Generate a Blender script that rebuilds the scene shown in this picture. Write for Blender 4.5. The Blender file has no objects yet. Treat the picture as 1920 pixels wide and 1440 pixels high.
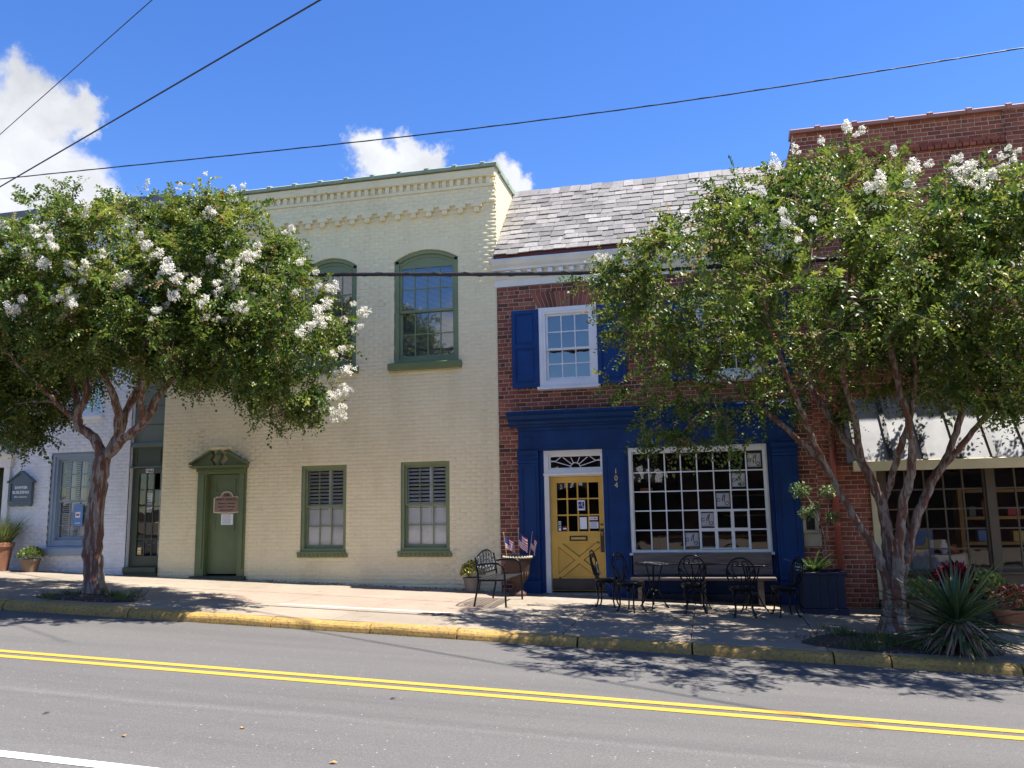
import bpy, math, random
import numpy as np
from mathutils import Vector, Matrix
R = math.radians
rng = np.random.default_rng(7)
random.seed(7)
scene = bpy.context.scene
COL = scene.collection

# ------------------------------------------------------------------ camera
cam_d = bpy.data.cameras.new('camera')
cam = bpy.data.objects.new('camera', cam_d)
COL.objects.link(cam)
scene.camera = cam
cam_d.sensor_width = 36.0
cam_d.lens = 1540.0 / 1920.0 * 36.0
cam_d.clip_start = 0.1
cam_d.clip_end = 2000.0
YAW, PIT, ROLL = 0.2297, 0.151, -0.01775
CAM = np.array([0.0, -15.0, 1.6])
_f = np.array([-math.sin(YAW) * math.cos(PIT), math.cos(YAW) * math.cos(PIT), math.sin(PIT)])
_r = np.array([math.cos(YAW), math.sin(YAW), 0.0])
_u = np.cross(_r, _f)
_r2 = math.cos(ROLL) * _r + math.sin(ROLL) * _u
_u2 = math.cos(ROLL) * _u - math.sin(ROLL) * _r
cam.matrix_world = Matrix(((_r2[0], _u2[0], -_f[0], CAM[0]), (_r2[1], _u2[1], -_f[1], CAM[1]),
                           (_r2[2], _u2[2], -_f[2], CAM[2]), (0, 0, 0, 1)))

# ------------------------------------------------------------------ light and sky
SUN_EL, SUN_BACK = R(66.0), R(5.0)
SKY_STRENGTH, SUN_STRENGTH, EXPOSURE = 0.10, 4.8, 1.42
sun_dir = Vector((math.cos(SUN_EL) * math.cos(SUN_BACK), math.cos(SUN_EL) * math.sin(SUN_BACK), math.sin(SUN_EL)))
sun_d = bpy.data.lights.new('sun', 'SUN')
sun_d.energy = SUN_STRENGTH
sun_d.angle = R(0.53)
sun_d.color = (1.0, 0.95, 0.87)
sun = bpy.data.objects.new('sun', sun_d)
COL.objects.link(sun)
sun.location = (30, 5, 60)
sun.rotation_euler = (-sun_dir).to_track_quat('-Z', 'Y').to_euler()
vs = scene.view_settings
vs.view_transform = 'Standard'
vs.look = 'None'
vs.gamma = 1.0
vs.use_curve_mapping = False
vs.exposure = EXPOSURE

world = bpy.data.worlds.new('World')
scene.world = world
world.use_nodes = True
wn, wl = world.node_tree.nodes, world.node_tree.links
wn.clear()
w_out = wn.new('ShaderNodeOutputWorld')
w_bg = wn.new('ShaderNodeBackground')
w_bg.inputs['Strength'].default_value = SKY_STRENGTH
sky = wn.new('ShaderNodeTexSky')
sky.sky_type = 'NISHITA'
sky.sun_disc = False
sky.sun_elevation = SUN_EL
sky.sun_rotation = R(85.0)
sky.altitude = 100.0
sky.air_density = 1.0
sky.dust_density = 0.0
sky.ozone_density = 4.0
wl.new(w_bg.outputs[0], w_out.inputs['Surface'])


def ray_dir(px, py):
    d = _f + _r2 * (px - 960) / 1540.0 - _u2 * (py - 720) / 1540.0
    return d / np.linalg.norm(d)


# clouds: scattered cumulus over the whole dome (centre direction, angular radius)
blobs = []
for px, py, rad in [(-20, 330, .070), (45, 170, .036), (10, 230, .060), (80, 215, .040), (140, 200, .026), (165, 235, .020), (80, 320, .055),
                    (165, 365, .042), (40, 400, .070), (215, 365, .016), (690, 280, .024), (705, 305, .026), (770, 285, .027), (805, 290, .024),
                    (745, 310, .028), (955, 335, .022), (985, 350, .018), (1630, 228, .010)]:
    blobs.append((ray_dir(px, py), rad))
_rb = np.random.default_rng(21)
for k in range(13):
    az = R(75 + k * 17.5 + _rb.uniform(-5, 5))
    el = R(_rb.uniform(12, 45))
    for j in range(2):
        a2, e2 = az + _rb.uniform(-.09, .09), el + _rb.uniform(-.04, .05)
        d = np.array([math.sin(a2) * math.cos(e2), math.cos(a2) * math.cos(e2), math.sin(e2)])
        blobs.append((d, _rb.uniform(.05, .10)))
tc = wn.new('ShaderNodeTexCoord')


def wnode(t, **kw):
    n = wn.new(t)
    for k, v in kw.items():
        setattr(n, k, v)
    return n


n_a = wnode('ShaderNodeTexNoise')
n_a.inputs['Scale'].default_value = 14.0
n_a.inputs['Detail'].default_value = 9.0
n_a.inputs['Roughness'].default_value = 0.62
wl.new(tc.outputs['Generated'], n_a.inputs['Vector'])
sub = wnode('ShaderNodeVectorMath', operation='SUBTRACT')
wl.new(n_a.outputs['Color'], sub.inputs[0])
sub.inputs[1].default_value = (.5, .5, .5)
scl = wnode('ShaderNodeVectorMath', operation='SCALE')
wl.new(sub.outputs[0], scl.inputs[0])
scl.inputs['Scale'].default_value = 0.10
warp = wnode('ShaderNodeVectorMath', operation='ADD')
wl.new(tc.outputs['Generated'], warp.inputs[0])
wl.new(scl.outputs[0], warp.inputs[1])
prev = None
for d, rad in blobs:
    dist = wnode('ShaderNodeVectorMath', operation='DISTANCE')
    wl.new(warp.outputs[0], dist.inputs[0])
    dist.inputs[1].default_value = tuple(d)
    dv = wnode('ShaderNodeMath', operation='DIVIDE')
    wl.new(dist.outputs['Value'], dv.inputs[0])
    dv.inputs[1].default_value = rad
    if prev is None:
        prev = dv
    else:
        mn = wnode('ShaderNodeMath', operation='SMOOTH_MIN')
        wl.new(prev.outputs[0], mn.inputs[0])
        wl.new(dv.outputs[0], mn.inputs[1])
        mn.inputs[2].default_value = 0.12
        prev = mn
mask = wnode('ShaderNodeMapRange', interpolation_type='SMOOTHSTEP')
wl.new(prev.outputs[0], mask.inputs['Value'])
mask.inputs['From Min'].default_value = 1.16
mask.inputs['From Max'].default_value = 0.58
n_b = wnode('ShaderNodeTexNoise')
n_b.inputs['Scale'].default_value = 9.0
n_b.inputs['Detail'].default_value = 5.0
wl.new(warp.outputs[0], n_b.inputs['Vector'])
c_ramp = wnode('ShaderNodeMapRange')
wl.new(n_b.outputs['Fac'], c_ramp.inputs['Value'])
c_ramp.inputs['From Min'].default_value = .3
c_ramp.inputs['From Max'].default_value = .7
c_ramp.inputs['To Min'].default_value = 2.8
c_ramp.inputs['To Max'].default_value = 4.4
cl_col = wnode('ShaderNodeVectorMath', operation='SCALE')
cl_col.inputs[0].default_value = (.98, .99, 1.0)
wl.new(c_ramp.outputs[0], cl_col.inputs['Scale'])
mixc = wnode('ShaderNodeMixRGB')
m9 = wnode('ShaderNodeMath', operation='MULTIPLY')
wl.new(mask.outputs[0], m9.inputs[0])
m9.inputs[1].default_value = .93
wl.new(m9.outputs[0], mixc.inputs['Fac'])
hs = wnode('ShaderNodeHueSaturation')
hs.inputs['Saturation'].default_value = 1.24
hs.inputs['Hue'].default_value = .513
hs.inputs['Value'].default_value = .90
wl.new(sky.outputs[0], hs.inputs['Color'])
wl.new(hs.outputs[0], mixc.inputs['Color1'])
wl.new(cl_col.outputs[0], mixc.inputs['Color2'])
wl.new(mixc.outputs[0], w_bg.inputs['Color'])

# ------------------------------------------------------------------ materials
MATS = {}


def new_mat(name):
    m = bpy.data.materials.new(name)
    m.use_nodes = True
    nt = m.node_tree
    b = nt.nodes['Principled BSDF']
    MATS[name] = m
    return m, nt, b


def N(nt, t, **kw):
    n = nt.nodes.new(t)
    for k, v in kw.items():
        setattr(n, k, v)
    return n


def pos_noise(nt, scale, detail=4.0, rough=.55, stretch=None, obj=False):
    """noise over world position (or object position for moving furniture)"""
    if obj:
        src = N(nt, 'ShaderNodeTexCoord').outputs['Object']
    else:
        src = N(nt, 'ShaderNodeNewGeometry').outputs['Position']
    if stretch:
        v = N(nt, 'ShaderNodeVectorMath', operation='MULTIPLY')
        nt.links.new(src, v.inputs[0])
        v.inputs[1].default_value = stretch
        src = v.outputs[0]
    n = N(nt, 'ShaderNodeTexNoise')
    n.inputs['Scale'].default_value = scale
    n.inputs['Detail'].default_value = detail
    n.inputs['Roughness'].default_value = rough
    nt.links.new(src, n.inputs['Vector'])
    return n


def ramp(nt, src, stops, mode='LINEAR'):
    r = N(nt, 'ShaderNodeValToRGB')
    r.color_ramp.interpolation = mode
    els = r.color_ramp.elements
    while len(els) < len(stops):
        els.new(.5)
    for e, (p, c) in zip(els, stops):
        e.position = p
        e.color = (*c, 1) if len(c) == 3 else c
    nt.links.new(src, r.inputs['Fac'])
    return r


def bump(nt, b, src, strength=.3, dist=.01):
    bn = N(nt, 'ShaderNodeBump')
    bn.inputs['Strength'].default_value = strength
    bn.inputs['Distance'].default_value = dist
    nt.links.new(src, bn.inputs['Height'])
    nt.links.new(bn.outputs[0], b.inputs['Normal'])


def plain(name, col, rough=.6, var=.18, scale=3.0, bmp=.15, metal=0.0, obj=False, bscale=None, spec=.5):
    """painted or raw surface with uneven tone and fine relief"""
    m, nt, b = new_mat(name)
    n = pos_noise(nt, scale, 6, .6, obj=obj)
    lo = tuple(c * (1 - var) for c in col)
    hi = tuple(min(1, c * (1 + var)) for c in col)
    r = ramp(nt, n.outputs['Fac'], [(.3, lo), (.7, hi)])
    nt.links.new(r.outputs[0], b.inputs['Base Color'])
    b.inputs['Roughness'].default_value = rough
    b.inputs['Metallic'].default_value = metal
    b.inputs['Specular IOR Level'].default_value = spec
    n2 = pos_noise(nt, bscale or scale * 12, 4, .6, obj=obj)
    bump(nt, b, n2.outputs['Fac'], bmp, .01)
    return m


def weathered(name, col, under, amount=.42, scale=2.2, rough=.7, var=.12):
    """paint with dirty and chipped patches"""
    m, nt, b = new_mat(name)
    n = pos_noise(nt, scale * .6, 5, .6)
    r = ramp(nt, n.outputs['Fac'], [(.3, tuple(c * (1 - var) for c in col)), (.7, tuple(min(1, c * (1 + var)) for c in col))])
    n2 = pos_noise(nt, scale * 7, 8, .7)
    m2 = ramp(nt, n2.outputs['Fac'], [(amount - .09, (1, 1, 1)), (amount, (0, 0, 0))])
    mx = N(nt, 'ShaderNodeMixRGB')
    nt.links.new(m2.outputs[0], mx.inputs['Fac'])
    nt.links.new(r.outputs[0], mx.inputs['Color1'])
    mx.inputs['Color2'].default_value = (*under, 1)
    nt.links.new(mx.outputs[0], b.inputs['Base Color'])
    b.inputs['Roughness'].default_value = rough
    bump(nt, b, n2.outputs['Fac'], .25, .01)
    return m


def brick_mat(name, stops, single, rough=.85, spots=.25, peel=None):
    m, nt, b = new_mat(name)
    if single:
        src = N(nt, 'ShaderNodeObjectInfo').outputs['Random']
    else:
        a = N(nt, 'ShaderNodeAttribute')
        a.attribute_name = 'tone'
        src = a.outputs['Fac']
    r = ramp(nt, src, stops)
    n = pos_noise(nt, 22, 5, .65)
    mx = N(nt, 'ShaderNodeMixRGB', blend_type='MULTIPLY')
    mx.inputs['Fac'].default_value = 1
    nt.links.new(r.outputs[0], mx.inputs['Color1'])
    r2 = ramp(nt, n.outputs['Fac'], [(.25, (1 - spots,) * 3), (.75, (1 + spots * .5,) * 3)])
    nt.links.new(r2.outputs[0], mx.inputs['Color2'])
    # broad weathering, running down the wall
    n4 = pos_noise(nt, 1.1, 6, .62, (1.5, 1.5, .45))
    r4 = ramp(nt, n4.outputs['Fac'], [(.28, (.88, .87, .85)), (.5, (1, 1, 1)), (.75, (1.03, 1.03, 1.03))] if peel else [(.28, (.74, .73, .72)), (.5, (1, 1, 1)), (.75, (1.1, 1.08, 1.06))])
    mw = N(nt, 'ShaderNodeMixRGB', blend_type='MULTIPLY')
    mw.inputs['Fac'].default_value = 1
    nt.links.new(mx.outputs[0], mw.inputs['Color1'])
    nt.links.new(r4.outputs[0], mw.inputs['Color2'])
    mx = mw
    if peel:
        n5 = pos_noise(nt, 4.0, 7, .72, (1, 1, 5.5))
        n6 = pos_noise(nt, .55, 3, .5)
        ad = N(nt, 'ShaderNodeMath', operation='MULTIPLY_ADD')
        nt.links.new(n6.outputs['Fac'], ad.inputs[0])
        ad.inputs[1].default_value = .45
        nt.links.new(n5.outputs['Fac'], ad.inputs[2])
        r5 = ramp(nt, ad.outputs[0], [(.86, (0, 0, 0)), (.90, (.8, .8, .8))])
        mp = N(nt, 'ShaderNodeMixRGB')
        nt.links.new(r5.outputs[0], mp.inputs['Fac'])
        nt.links.new(mx.outputs[0], mp.inputs['Color1'])
        mp.inputs['Color2'].default_value = (*peel, 1)
        mx = mp
    nt.links.new(mx.outputs[0], b.inputs['Base Color'])
    b.inputs['Roughness'].default_value = rough
    n3 = pos_noise(nt, 70, 4, .6)
    if not peel:
        bump(nt, b, n3.outputs['Fac'], .45, .006)
    return m


for single in (0, 1):
    sfx = '_single' if single else ''
    brick_mat('brick_brown' + sfx, [(0, (.095, .036, .026)), (.3, (.20, .058, .035)), (.75, (.28, .082, .048)), (1, (.36, .125, .076))], single)
    brick_mat('brick_red' + sfx, [(0, (.22, .056, .033)), (.4, (.32, .084, .046)), (1, (.41, .122, .067))], single)
    brick_mat('brick_cream' + sfx, [(0, (.85, .725, .45)), (.5, (.87, .745, .465)), (1, (.885, .76, .48))], single, spots=.05, peel=(.50, .44, .31))
    brick_mat('brick_white' + sfx, [(0, (.74, .745, .755)), (1, (.80, .805, .815))], single, spots=.06, peel=(.5, .5, .5))
    brick_mat('slate' + sfx, [(0, (.125, .118, .115)), (.3, (.175, .163, .155)), (.7, (.215, .20, .188)), (1, (.29, .272, .255))], single, rough=.6, spots=.4)
plain('mortar', (.55, .44, .32), .95, .2, 9, .4)
plain('mortar_cream', (.84, .715, .44), .9, .05, 2, .3)
plain('mortar_white', (.74, .745, .755), .9, .05, 2, .3)
plain('green_paint', (.125, .160, .062), .45, .12, 2.5, .12)
plain('green_sash', (.195, .235, .115), .5, .12, 2.5, .12)
weathered('green_sill', (.165, .20, .075), (.20, .21, .13), .40)
plain('dark_green', (.055, .065, .035), .5, .15, 2.5, .1)
plain('grey_green', (.16, .19, .15), .6, .12, 2.5, .1)
weathered('blue_grey', (.26, .33, .40), (.42, .46, .5), .38, 3)
plain('navy', (.003, .034, .135), .5, .25, 3.0, .2, spec=.25)
plain('navy_panel', (.004, .042, .165), .5, .2, 3.0, .2, spec=.25)
plain('navy_wood', (.008, .016, .042), .5, .3, 4.0, .3)
plain('white_paint', (.80, .80, .78), .45, .05, 3, .1)
weathered('white_trim', (.74, .73, .68), (.45, .42, .36), .36)
plain('cream_trim', (.66, .56, .33), .55, .1, 3, .1)
plain('yellow_door', (.66, .385, .062), .42, .14, 2.5, .15)
plain('groove_shade', (.12, .07, .02), .45, .12, 2.5, .1)  # dark brown that paints in the shade of the yellow door's grooves
plain('dark_metal', (.012, .013, .016), .32, .3, 12, .15, .6, obj=True)
plain('grey_metal', (.085, .09, .10), .4, .25, 12, .1, .8, obj=True)
plain('kick_plate', (.045, .045, .045), .4, .2, 6, .1, .5)
plain('brass', (.55, .40, .14), .3, .15, 8, .05, 1.0)
plain('gold_digit', (.70, .52, .20), .4, .1, 8, .05, .3)
plain('bronze', (.07, .055, .04), .4, .2, 8, .1, .6)
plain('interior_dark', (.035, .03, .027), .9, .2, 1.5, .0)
plain('interior_floor', (.10, .07, .05), .6, .2, 2, .0)
plain('shutter_white', (.84, .83, .80), .5, .05, 4, .05)
plain('blind_grey', (.42, .42, .44), .5, .06, 4, .05)
plain('paper', (.86, .86, .88), .7, .04, 8, .05)
plain('ink', (.02, .02, .03), .6, .1, 8, 0)
plain('ink_blue', (.015, .03, .22), .5, .1, 8, 0)
plain('ink_grey', (.30, .31, .36), .7, .1, 8, 0)
plain('sign_blue', (.09, .125, .15), .5, .1, 6, .1)
plain('sign_brown', (.30, .185, .13), .55, .1, 8, .1)
plain('sign_cream', (.72, .64, .45), .5, .05, 8, .05)
plain('lettering_dark', (.045, .022, .015), .5, .1, 8, 0)
plain('coping_green', (.27, .33, .24), .55, .2, 3, .2)
plain('coping_red', (.36, .17, .13), .6, .2, 3, .2)
plain('flashing', (.14, .15, .16), .5, .2, 2, .1, .3)
plain('roof_felt', (.06, .06, .06), .9, .2, 1, .2)
plain('red_board', (.13, .022, .018), .6, .2, 4, .1)
weathered('downspout_red', (.36, .085, .055), (.22, .09, .07), .36, 3, .5)
plain('stone', (.34, .29, .20), .85, .18, 5, .4)
plain('terracotta', (.33, .15, .085), .75, .22, 5, .25, obj=True)
plain('pot_brown', (.20, .125, .085), .6, .2, 5, .2, obj=True)
plain('pot_grey', (.14, .125, .115), .6, .2, 5, .2, obj=True)
plain('urn_brown', (.060, .030, .021), .7, .25, 6, .3, obj=True)
plain('soil', (.055, .038, .026), .95, .4, 14, .8, bscale=60)
plain('cable_black', (.012, .012, .013), .5, .2, 10, .1)
plain('white_line', (.78, .77, .74), .7, .08, 6, .2)
plain('flag_red', (.48, .025, .04), .7, .08, 8, .1, obj=True)
plain('flag_white', (.78, .76, .76), .7, .05, 8, .1, obj=True)
plain('flag_blue', (.02, .03, .16), .7, .1, 8, .1, obj=True)
plain('pole_wood', (.50, .36, .18), .6, .1, 10, .1, obj=True)
plain('awning_metal', (.24, .24, .25), .7, .2, 1.8, .1, .0)
plain('seam_dark', (.03, .028, .028), .5, .2, 5, .1)
plain('window_brown', (.085, .065, .04), .5, .15, 4, .1)
plain('shelf_wood', (.50, .26, .06), .5, .15, 4, .1)
plain('cloth_pale', (.62, .60, .58), .9, .15, 5, .2)
plain('item_red', (.5, .04, .03), .5, .1, 6, 0)
plain('item_yellow', (.62, .45, .08), .5, .1, 6, 0)
plain('item_blue', (.12, .25, .50), .5, .1, 6, 0)
plain('item_purple', (.09, .03, .22), .5, .1, 6, 0)
plain('item_orange', (.62, .20, .06), .5, .1, 6, 0)
plain('meter_iron', (.17, .125, .10), .7, .25, 14, .5, .3)
plain('cross_brick', (.10, .05, .04), .85, .2, 3, .2)
plain('awning_black', (.03, .03, .03), .8, .1, 3, 0)
plain('stem_green', (.07, .10, .03), .6, .2, 6, .1)


def stripe_mark(name, col, wear):
    m, nt, b = new_mat(name)
    n = pos_noise(nt, 30, 6, .7)
    r = ramp(nt, n.outputs['Fac'], [(wear - .06, (.19, .18, .17)), (wear + .02, col)])
    n2 = pos_noise(nt, 1.2, 3)
    mx = N(nt, 'ShaderNodeMixRGB', blend_type='MULTIPLY')
    mx.inputs['Fac'].default_value = .7
    nt.links.new(r.outputs[0], mx.inputs['Color1'])
    r2 = ramp(nt, n2.outputs['Fac'], [(.3, (.82, .82, .82)), (.7, (1.08, 1.08, 1.08))])
    nt.links.new(r2.outputs[0], mx.inputs['Color2'])
    nt.links.new(mx.outputs[0], b.inputs['Base Color'])
    b.inputs['Roughness'].default_value = .65
    n3 = pos_noise(nt, 160, 3)
    bump(nt, b, n3.outputs['Fac'], .35, .006)


stripe_mark('yellow_line', (.58, .305, .035), .33)


def make_asphalt():
    m, nt, b = new_mat('asphalt')
    n1 = pos_noise(nt, .35, 4, .5, (.35, 1.6, 1))
    n2 = pos_noise(nt, 70, 4, .8)
    n3 = pos_noise(nt, 1.1, 6, .6, (.12, 2.2, 1))
    r1 = ramp(nt, n1.outputs['Fac'], [(.3, (.105, .100, .097)), (.7, (.128, .122, .117))])
    r2 = ramp(nt, n2.outputs['Fac'], [(.30, (.62, .62, .62)), (.58, (1.0, 1.0, 1.0)), (.74, (1.8, 1.8, 1.8))])
    r3 = ramp(nt, n3.outputs['Fac'], [(.33, (.90, .90, .91)), (.5, (1, 1, 1)), (.68, (1.05, 1.05, 1.04))])
    mx = N(nt, 'ShaderNodeMixRGB', blend_type='MULTIPLY')
    mx.inputs['Fac'].default_value = 1
    nt.links.new(r1.outputs[0], mx.inputs['Color1'])
    nt.links.new(r2.outputs[0], mx.inputs['Color2'])
    mx2 = N(nt, 'ShaderNodeMixRGB', blend_type='MULTIPLY')
    mx2.inputs['Fac'].default_value = 1
    nt.links.new(mx.outputs[0], mx2.inputs['Color1'])
    nt.links.new(r3.outputs[0], mx2.inputs['Color2'])
    # a pale scuffed seam wandering along the lane, and white specks of grit
    g = N(nt, 'ShaderNodeNewGeometry')
    sp = N(nt, 'ShaderNodeSeparateXYZ')
    nt.links.new(g.outputs['Position'], sp.inputs[0])
    nw = pos_noise(nt, .5, 3, .5, (1, .01, .01))
    ad = N(nt, 'ShaderNodeMath', operation='MULTIPLY_ADD')
    nt.links.new(nw.outputs['Fac'], ad.inputs[0])
    ad.inputs[1].default_value = .25
    nt.links.new(sp.outputs['Y'], ad.inputs[2])
    ds = N(nt, 'ShaderNodeMath', operation='ADD')
    nt.links.new(ad.outputs[0], ds.inputs[0])
    ds.inputs[1].default_value = 8.45
    ab = N(nt, 'ShaderNodeMath', operation='ABSOLUTE')
    nt.links.new(ds.outputs[0], ab.inputs[0])
    sm = N(nt, 'ShaderNodeMapRange')
    nt.links.new(ab.outputs[0], sm.inputs['Value'])
    sm.inputs['From Min'].default_value = .09
    sm.inputs['From Max'].default_value = .0
    n5 = pos_noise(nt, 60, 4, .8)
    r5 = ramp(nt, n5.outputs['Fac'], [(.45, (0, 0, 0)), (.62, (.3, .3, .3))])
    ml = N(nt, 'ShaderNodeMath', operation='MULTIPLY')
    nt.links.new(sm.outputs[0], ml.inputs[0])
    nt.links.new(r5.outputs[0], ml.inputs[1])
    mx3 = N(nt, 'ShaderNodeMixRGB')
    nt.links.new(ml.outputs[0], mx3.inputs['Fac'])
    nt.links.new(mx2.outputs[0], mx3.inputs['Color1'])
    mx3.inputs['Color2'].default_value = (.30, .285, .27, 1)
    vor = N(nt, 'ShaderNodeTexVoronoi')
    vor.inputs['Scale'].default_value = 9.0
    nt.links.new(g.outputs['Position'], vor.inputs['Vector'])
    r6 = ramp(nt, vor.outputs['Distance'], [(.05, (1, 1, 1)), (.075, (0, 0, 0))])
    mx4 = N(nt, 'ShaderNodeMixRGB')
    nt.links.new(r6.outputs[0], mx4.inputs['Fac'])
    nt.links.new(mx3.outputs[0], mx4.inputs['Color1'])
    mx4.inputs['Color2'].default_value = (.32, .31, .30, 1)
    nt.links.new(mx4.outputs[0], b.inputs['Base Color'])
    b.inputs['Roughness'].default_value = .85
    b.inputs['Specular IOR Level'].default_value = .3
    bump(nt, b, n2.outputs['Fac'], .5, .008)


make_asphalt()


def make_concrete(name, a, c, single=True):
    m, nt, b = new_mat(name)
    n1 = pos_noise(nt, .9, 7, .65)
    n2 = pos_noise(nt, 90, 3, .7)
    n4 = pos_noise(nt, 5, 6, .7)
    r1 = ramp(nt, n1.outputs['Fac'], [(.3, a), (.7, c)])
    r2 = ramp(nt, n2.outputs['Fac'], [(.3, (.84, .84, .84)), (.7, (1.1, 1.1, 1.1))])
    r4 = ramp(nt, n4.outputs['Fac'], [(.30, (.70, .68, .66)), (.46, (1, 1, 1))])
    mx = N(nt, 'ShaderNodeMixRGB', blend_type='MULTIPLY')
    mx.inputs['Fac'].default_value = 1
    nt.links.new(r1.outputs[0], mx.inputs['Color1'])
    nt.links.new(r2.outputs[0], mx.inputs['Color2'])
    mx2 = N(nt, 'ShaderNodeMixRGB', blend_type='MULTIPLY')
    mx2.inputs['Fac'].default_value = .75
    nt.links.new(mx.outputs[0], mx2.inputs['Color1'])
    nt.links.new(r4.outputs[0], mx2.inputs['Color2'])
    oi = N(nt, 'ShaderNodeObjectInfo')
    r7 = ramp(nt, oi.outputs['Random'], [(0, (.88, .87, .86)), (1, (1.06, 1.05, 1.03))])
    mx5 = N(nt, 'ShaderNodeMixRGB', blend_type='MULTIPLY')
    mx5.inputs['Fac'].default_value = 1
    nt.links.new(mx2.outputs[0], mx5.inputs['Color1'])
    nt.links.new(r7.outputs[0], mx5.inputs['Color2'])
    nt.links.new(mx5.outputs[0], b.inputs['Base Color'])
    b.inputs['Roughness'].default_value = .9
    bump(nt, b, n2.outputs['Fac'], .35, .006)


make_concrete('concrete', (.225, .187, .144), (.295, .248, .194))
make_concrete('concrete_pink', (.245, .185, .142), (.30, .235, .184))
make_concrete('joint_dirt', (.10, .085, .07), (.16, .135, .11))
make_concrete('concrete_white', (.42, .39, .34), (.48, .45, .40))
make_concrete('aggregate', (.20, .165, .13), (.36, .31, .26))


def make_kerb():
    m, nt, b = new_mat('kerb_yellow')
    n1 = pos_noise(nt, 1.6, 5, .6)
    n2 = pos_noise(nt, 26, 8, .75)
    r1 = ramp(nt, n1.outputs['Fac'], [(.3, (.33, .195, .042)), (.7, (.47, .29, .062))])
    r2 = ramp(nt, n2.outputs['Fac'], [(.40, (1, 1, 1)), (.52, (0, 0, 0))])
    mx = N(nt, 'ShaderNodeMixRGB')
    nt.links.new(r2.outputs[0], mx.inputs['Fac'])
    nt.links.new(r1.outputs[0], mx.inputs['Color1'])
    mx.inputs['Color2'].default_value = (.17, .115, .06, 1)
    nt.links.new(mx.outputs[0], b.inputs['Base Color'])
    b.inputs['Roughness'].default_value = .75
    bump(nt, b, n2.outputs['Fac'], .6, .012)


make_kerb()


def make_bark():
    m, nt, b = new_mat('bark')
    n1 = pos_noise(nt, 9, 6, .62, (1.7, 1.7, .26))
    r1 = ramp(nt, n1.outputs['Fac'], [(.34, (.17, .135, .11)), (.44, (.28, .23, .19)), (.50, (.16, .125, .10)), (.52, (.12, .045, .026)), (.75, (.19, .068, .036))])
    n2 = pos_noise(nt, 45, 5, .7, (1.5, 1.5, .4))
    mx = N(nt, 'ShaderNodeMixRGB', blend_type='MULTIPLY')
    mx.inputs['Fac'].default_value = 1
    nt.links.new(r1.outputs[0], mx.inputs['Color1'])
    r2 = ramp(nt, n2.outputs['Fac'], [(.3, (.7, .7, .7)), (.7, (1.15, 1.15, 1.15))])
    nt.links.new(r2.outputs[0], mx.inputs['Color2'])
    nt.links.new(mx.outputs[0], b.inputs['Base Color'])
    b.inputs['Roughness'].default_value = .7
    bump(nt, b, n1.outputs['Fac'], .8, .03)


make_bark()


def leafy(name, stops, trans=.35, rough=.42, attr=True, obj=False):
    m, nt, b = new_mat(name)
    if attr:
        a = N(nt, 'ShaderNodeAttribute')
        a.attribute_name = 'tone'
        src = a.outputs['Fac']
    else:
        src = N(nt, 'ShaderNodeObjectInfo').outputs['Random']
    r = ramp(nt, src, stops)
    nt.links.new(r.outputs[0], b.inputs['Base Color'])
    b.inputs['Roughness'].default_value = rough
    t = N(nt, 'ShaderNodeBsdfTranslucent')
    nt.links.new(r.outputs[0], t.inputs['Color'])
    ms = N(nt, 'ShaderNodeMixShader')
    ms.inputs['Fac'].default_value = trans
    nt.links.new(b.outputs[0], ms.inputs[1])
    nt.links.new(t.outputs[0], ms.inputs[2])
    nt.links.new(ms.outputs[0], nt.nodes['Material Output'].inputs['Surface'])


leafy('leaf', [(0, (.025, .055, .010)), (.35, (.070, .125, .018)), (.65, (.145, .195, .026)), (.87, (.25, .27, .042)),
               (.90, (.26, .19, .08)), (.985, (.34, .25, .12)), (1, (.40, .10, .04))], trans=.42)
leafy('blossom', [(0, (.60, .55, .40)), (.25, (.80, .76, .64)), (.6, (.86, .84, .77)), (1, (.88, .87, .83))], .5, .8)
leafy('mum_leaf', [(0, (.03, .07, .015)), (.6, (.09, .15, .03)), (.66, (.62, .52, .06)), (1, (.80, .70, .14))], .25, .6)
leafy('mum_green', [(0, (.04, .09, .015)), (.75, (.16, .24, .05)), (.85, (.50, .48, .14)), (1, (.6, .58, .22))], .25, .6)
leafy('grass_blade', [(0, (.06, .11, .025)), (.6, (.17, .22, .06)), (1, (.40, .37, .16))], .3, .5)
leafy('fern', [(0, (.05, .11, .025)), (1, (.20, .28, .07))], .3, .5)
leafy('planter_leaf', [(0, (.05, .10, .03)), (.6, (.13, .20, .06)), (1, (.25, .30, .12))], .3, .45)
leafy('yucca_leaf', [(0, (.035, .075, .025)), (.55, (.075, .125, .045)), (1, (.15, .19, .085))], .12, .38, attr=False)
leafy('yucca_dead', [(0, (.16, .12, .08)), (1, (.34, .28, .20))], .1, .8, attr=False)
leafy('coleus', [(0, (.10, .006, .02)), (1, (.27, .015, .04))], .3, .5)
leafy('coleus_green', [(0, (.15, .22, .05)), (1, (.45, .50, .17))], .3, .5)
leafy('geranium', [(0, (.04, .09, .02)), (.45, (.12, .20, .05)), (.5, (.55, .03, .04)), (.85, (.70, .05, .06)), (.9, (.7, .5, .45)), (1, (.75, .6, .5))], .25, .6)
leafy('litter', [(0, (.06, .04, .025)), (1, (.30, .20, .10))], .1, .8)


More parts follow.
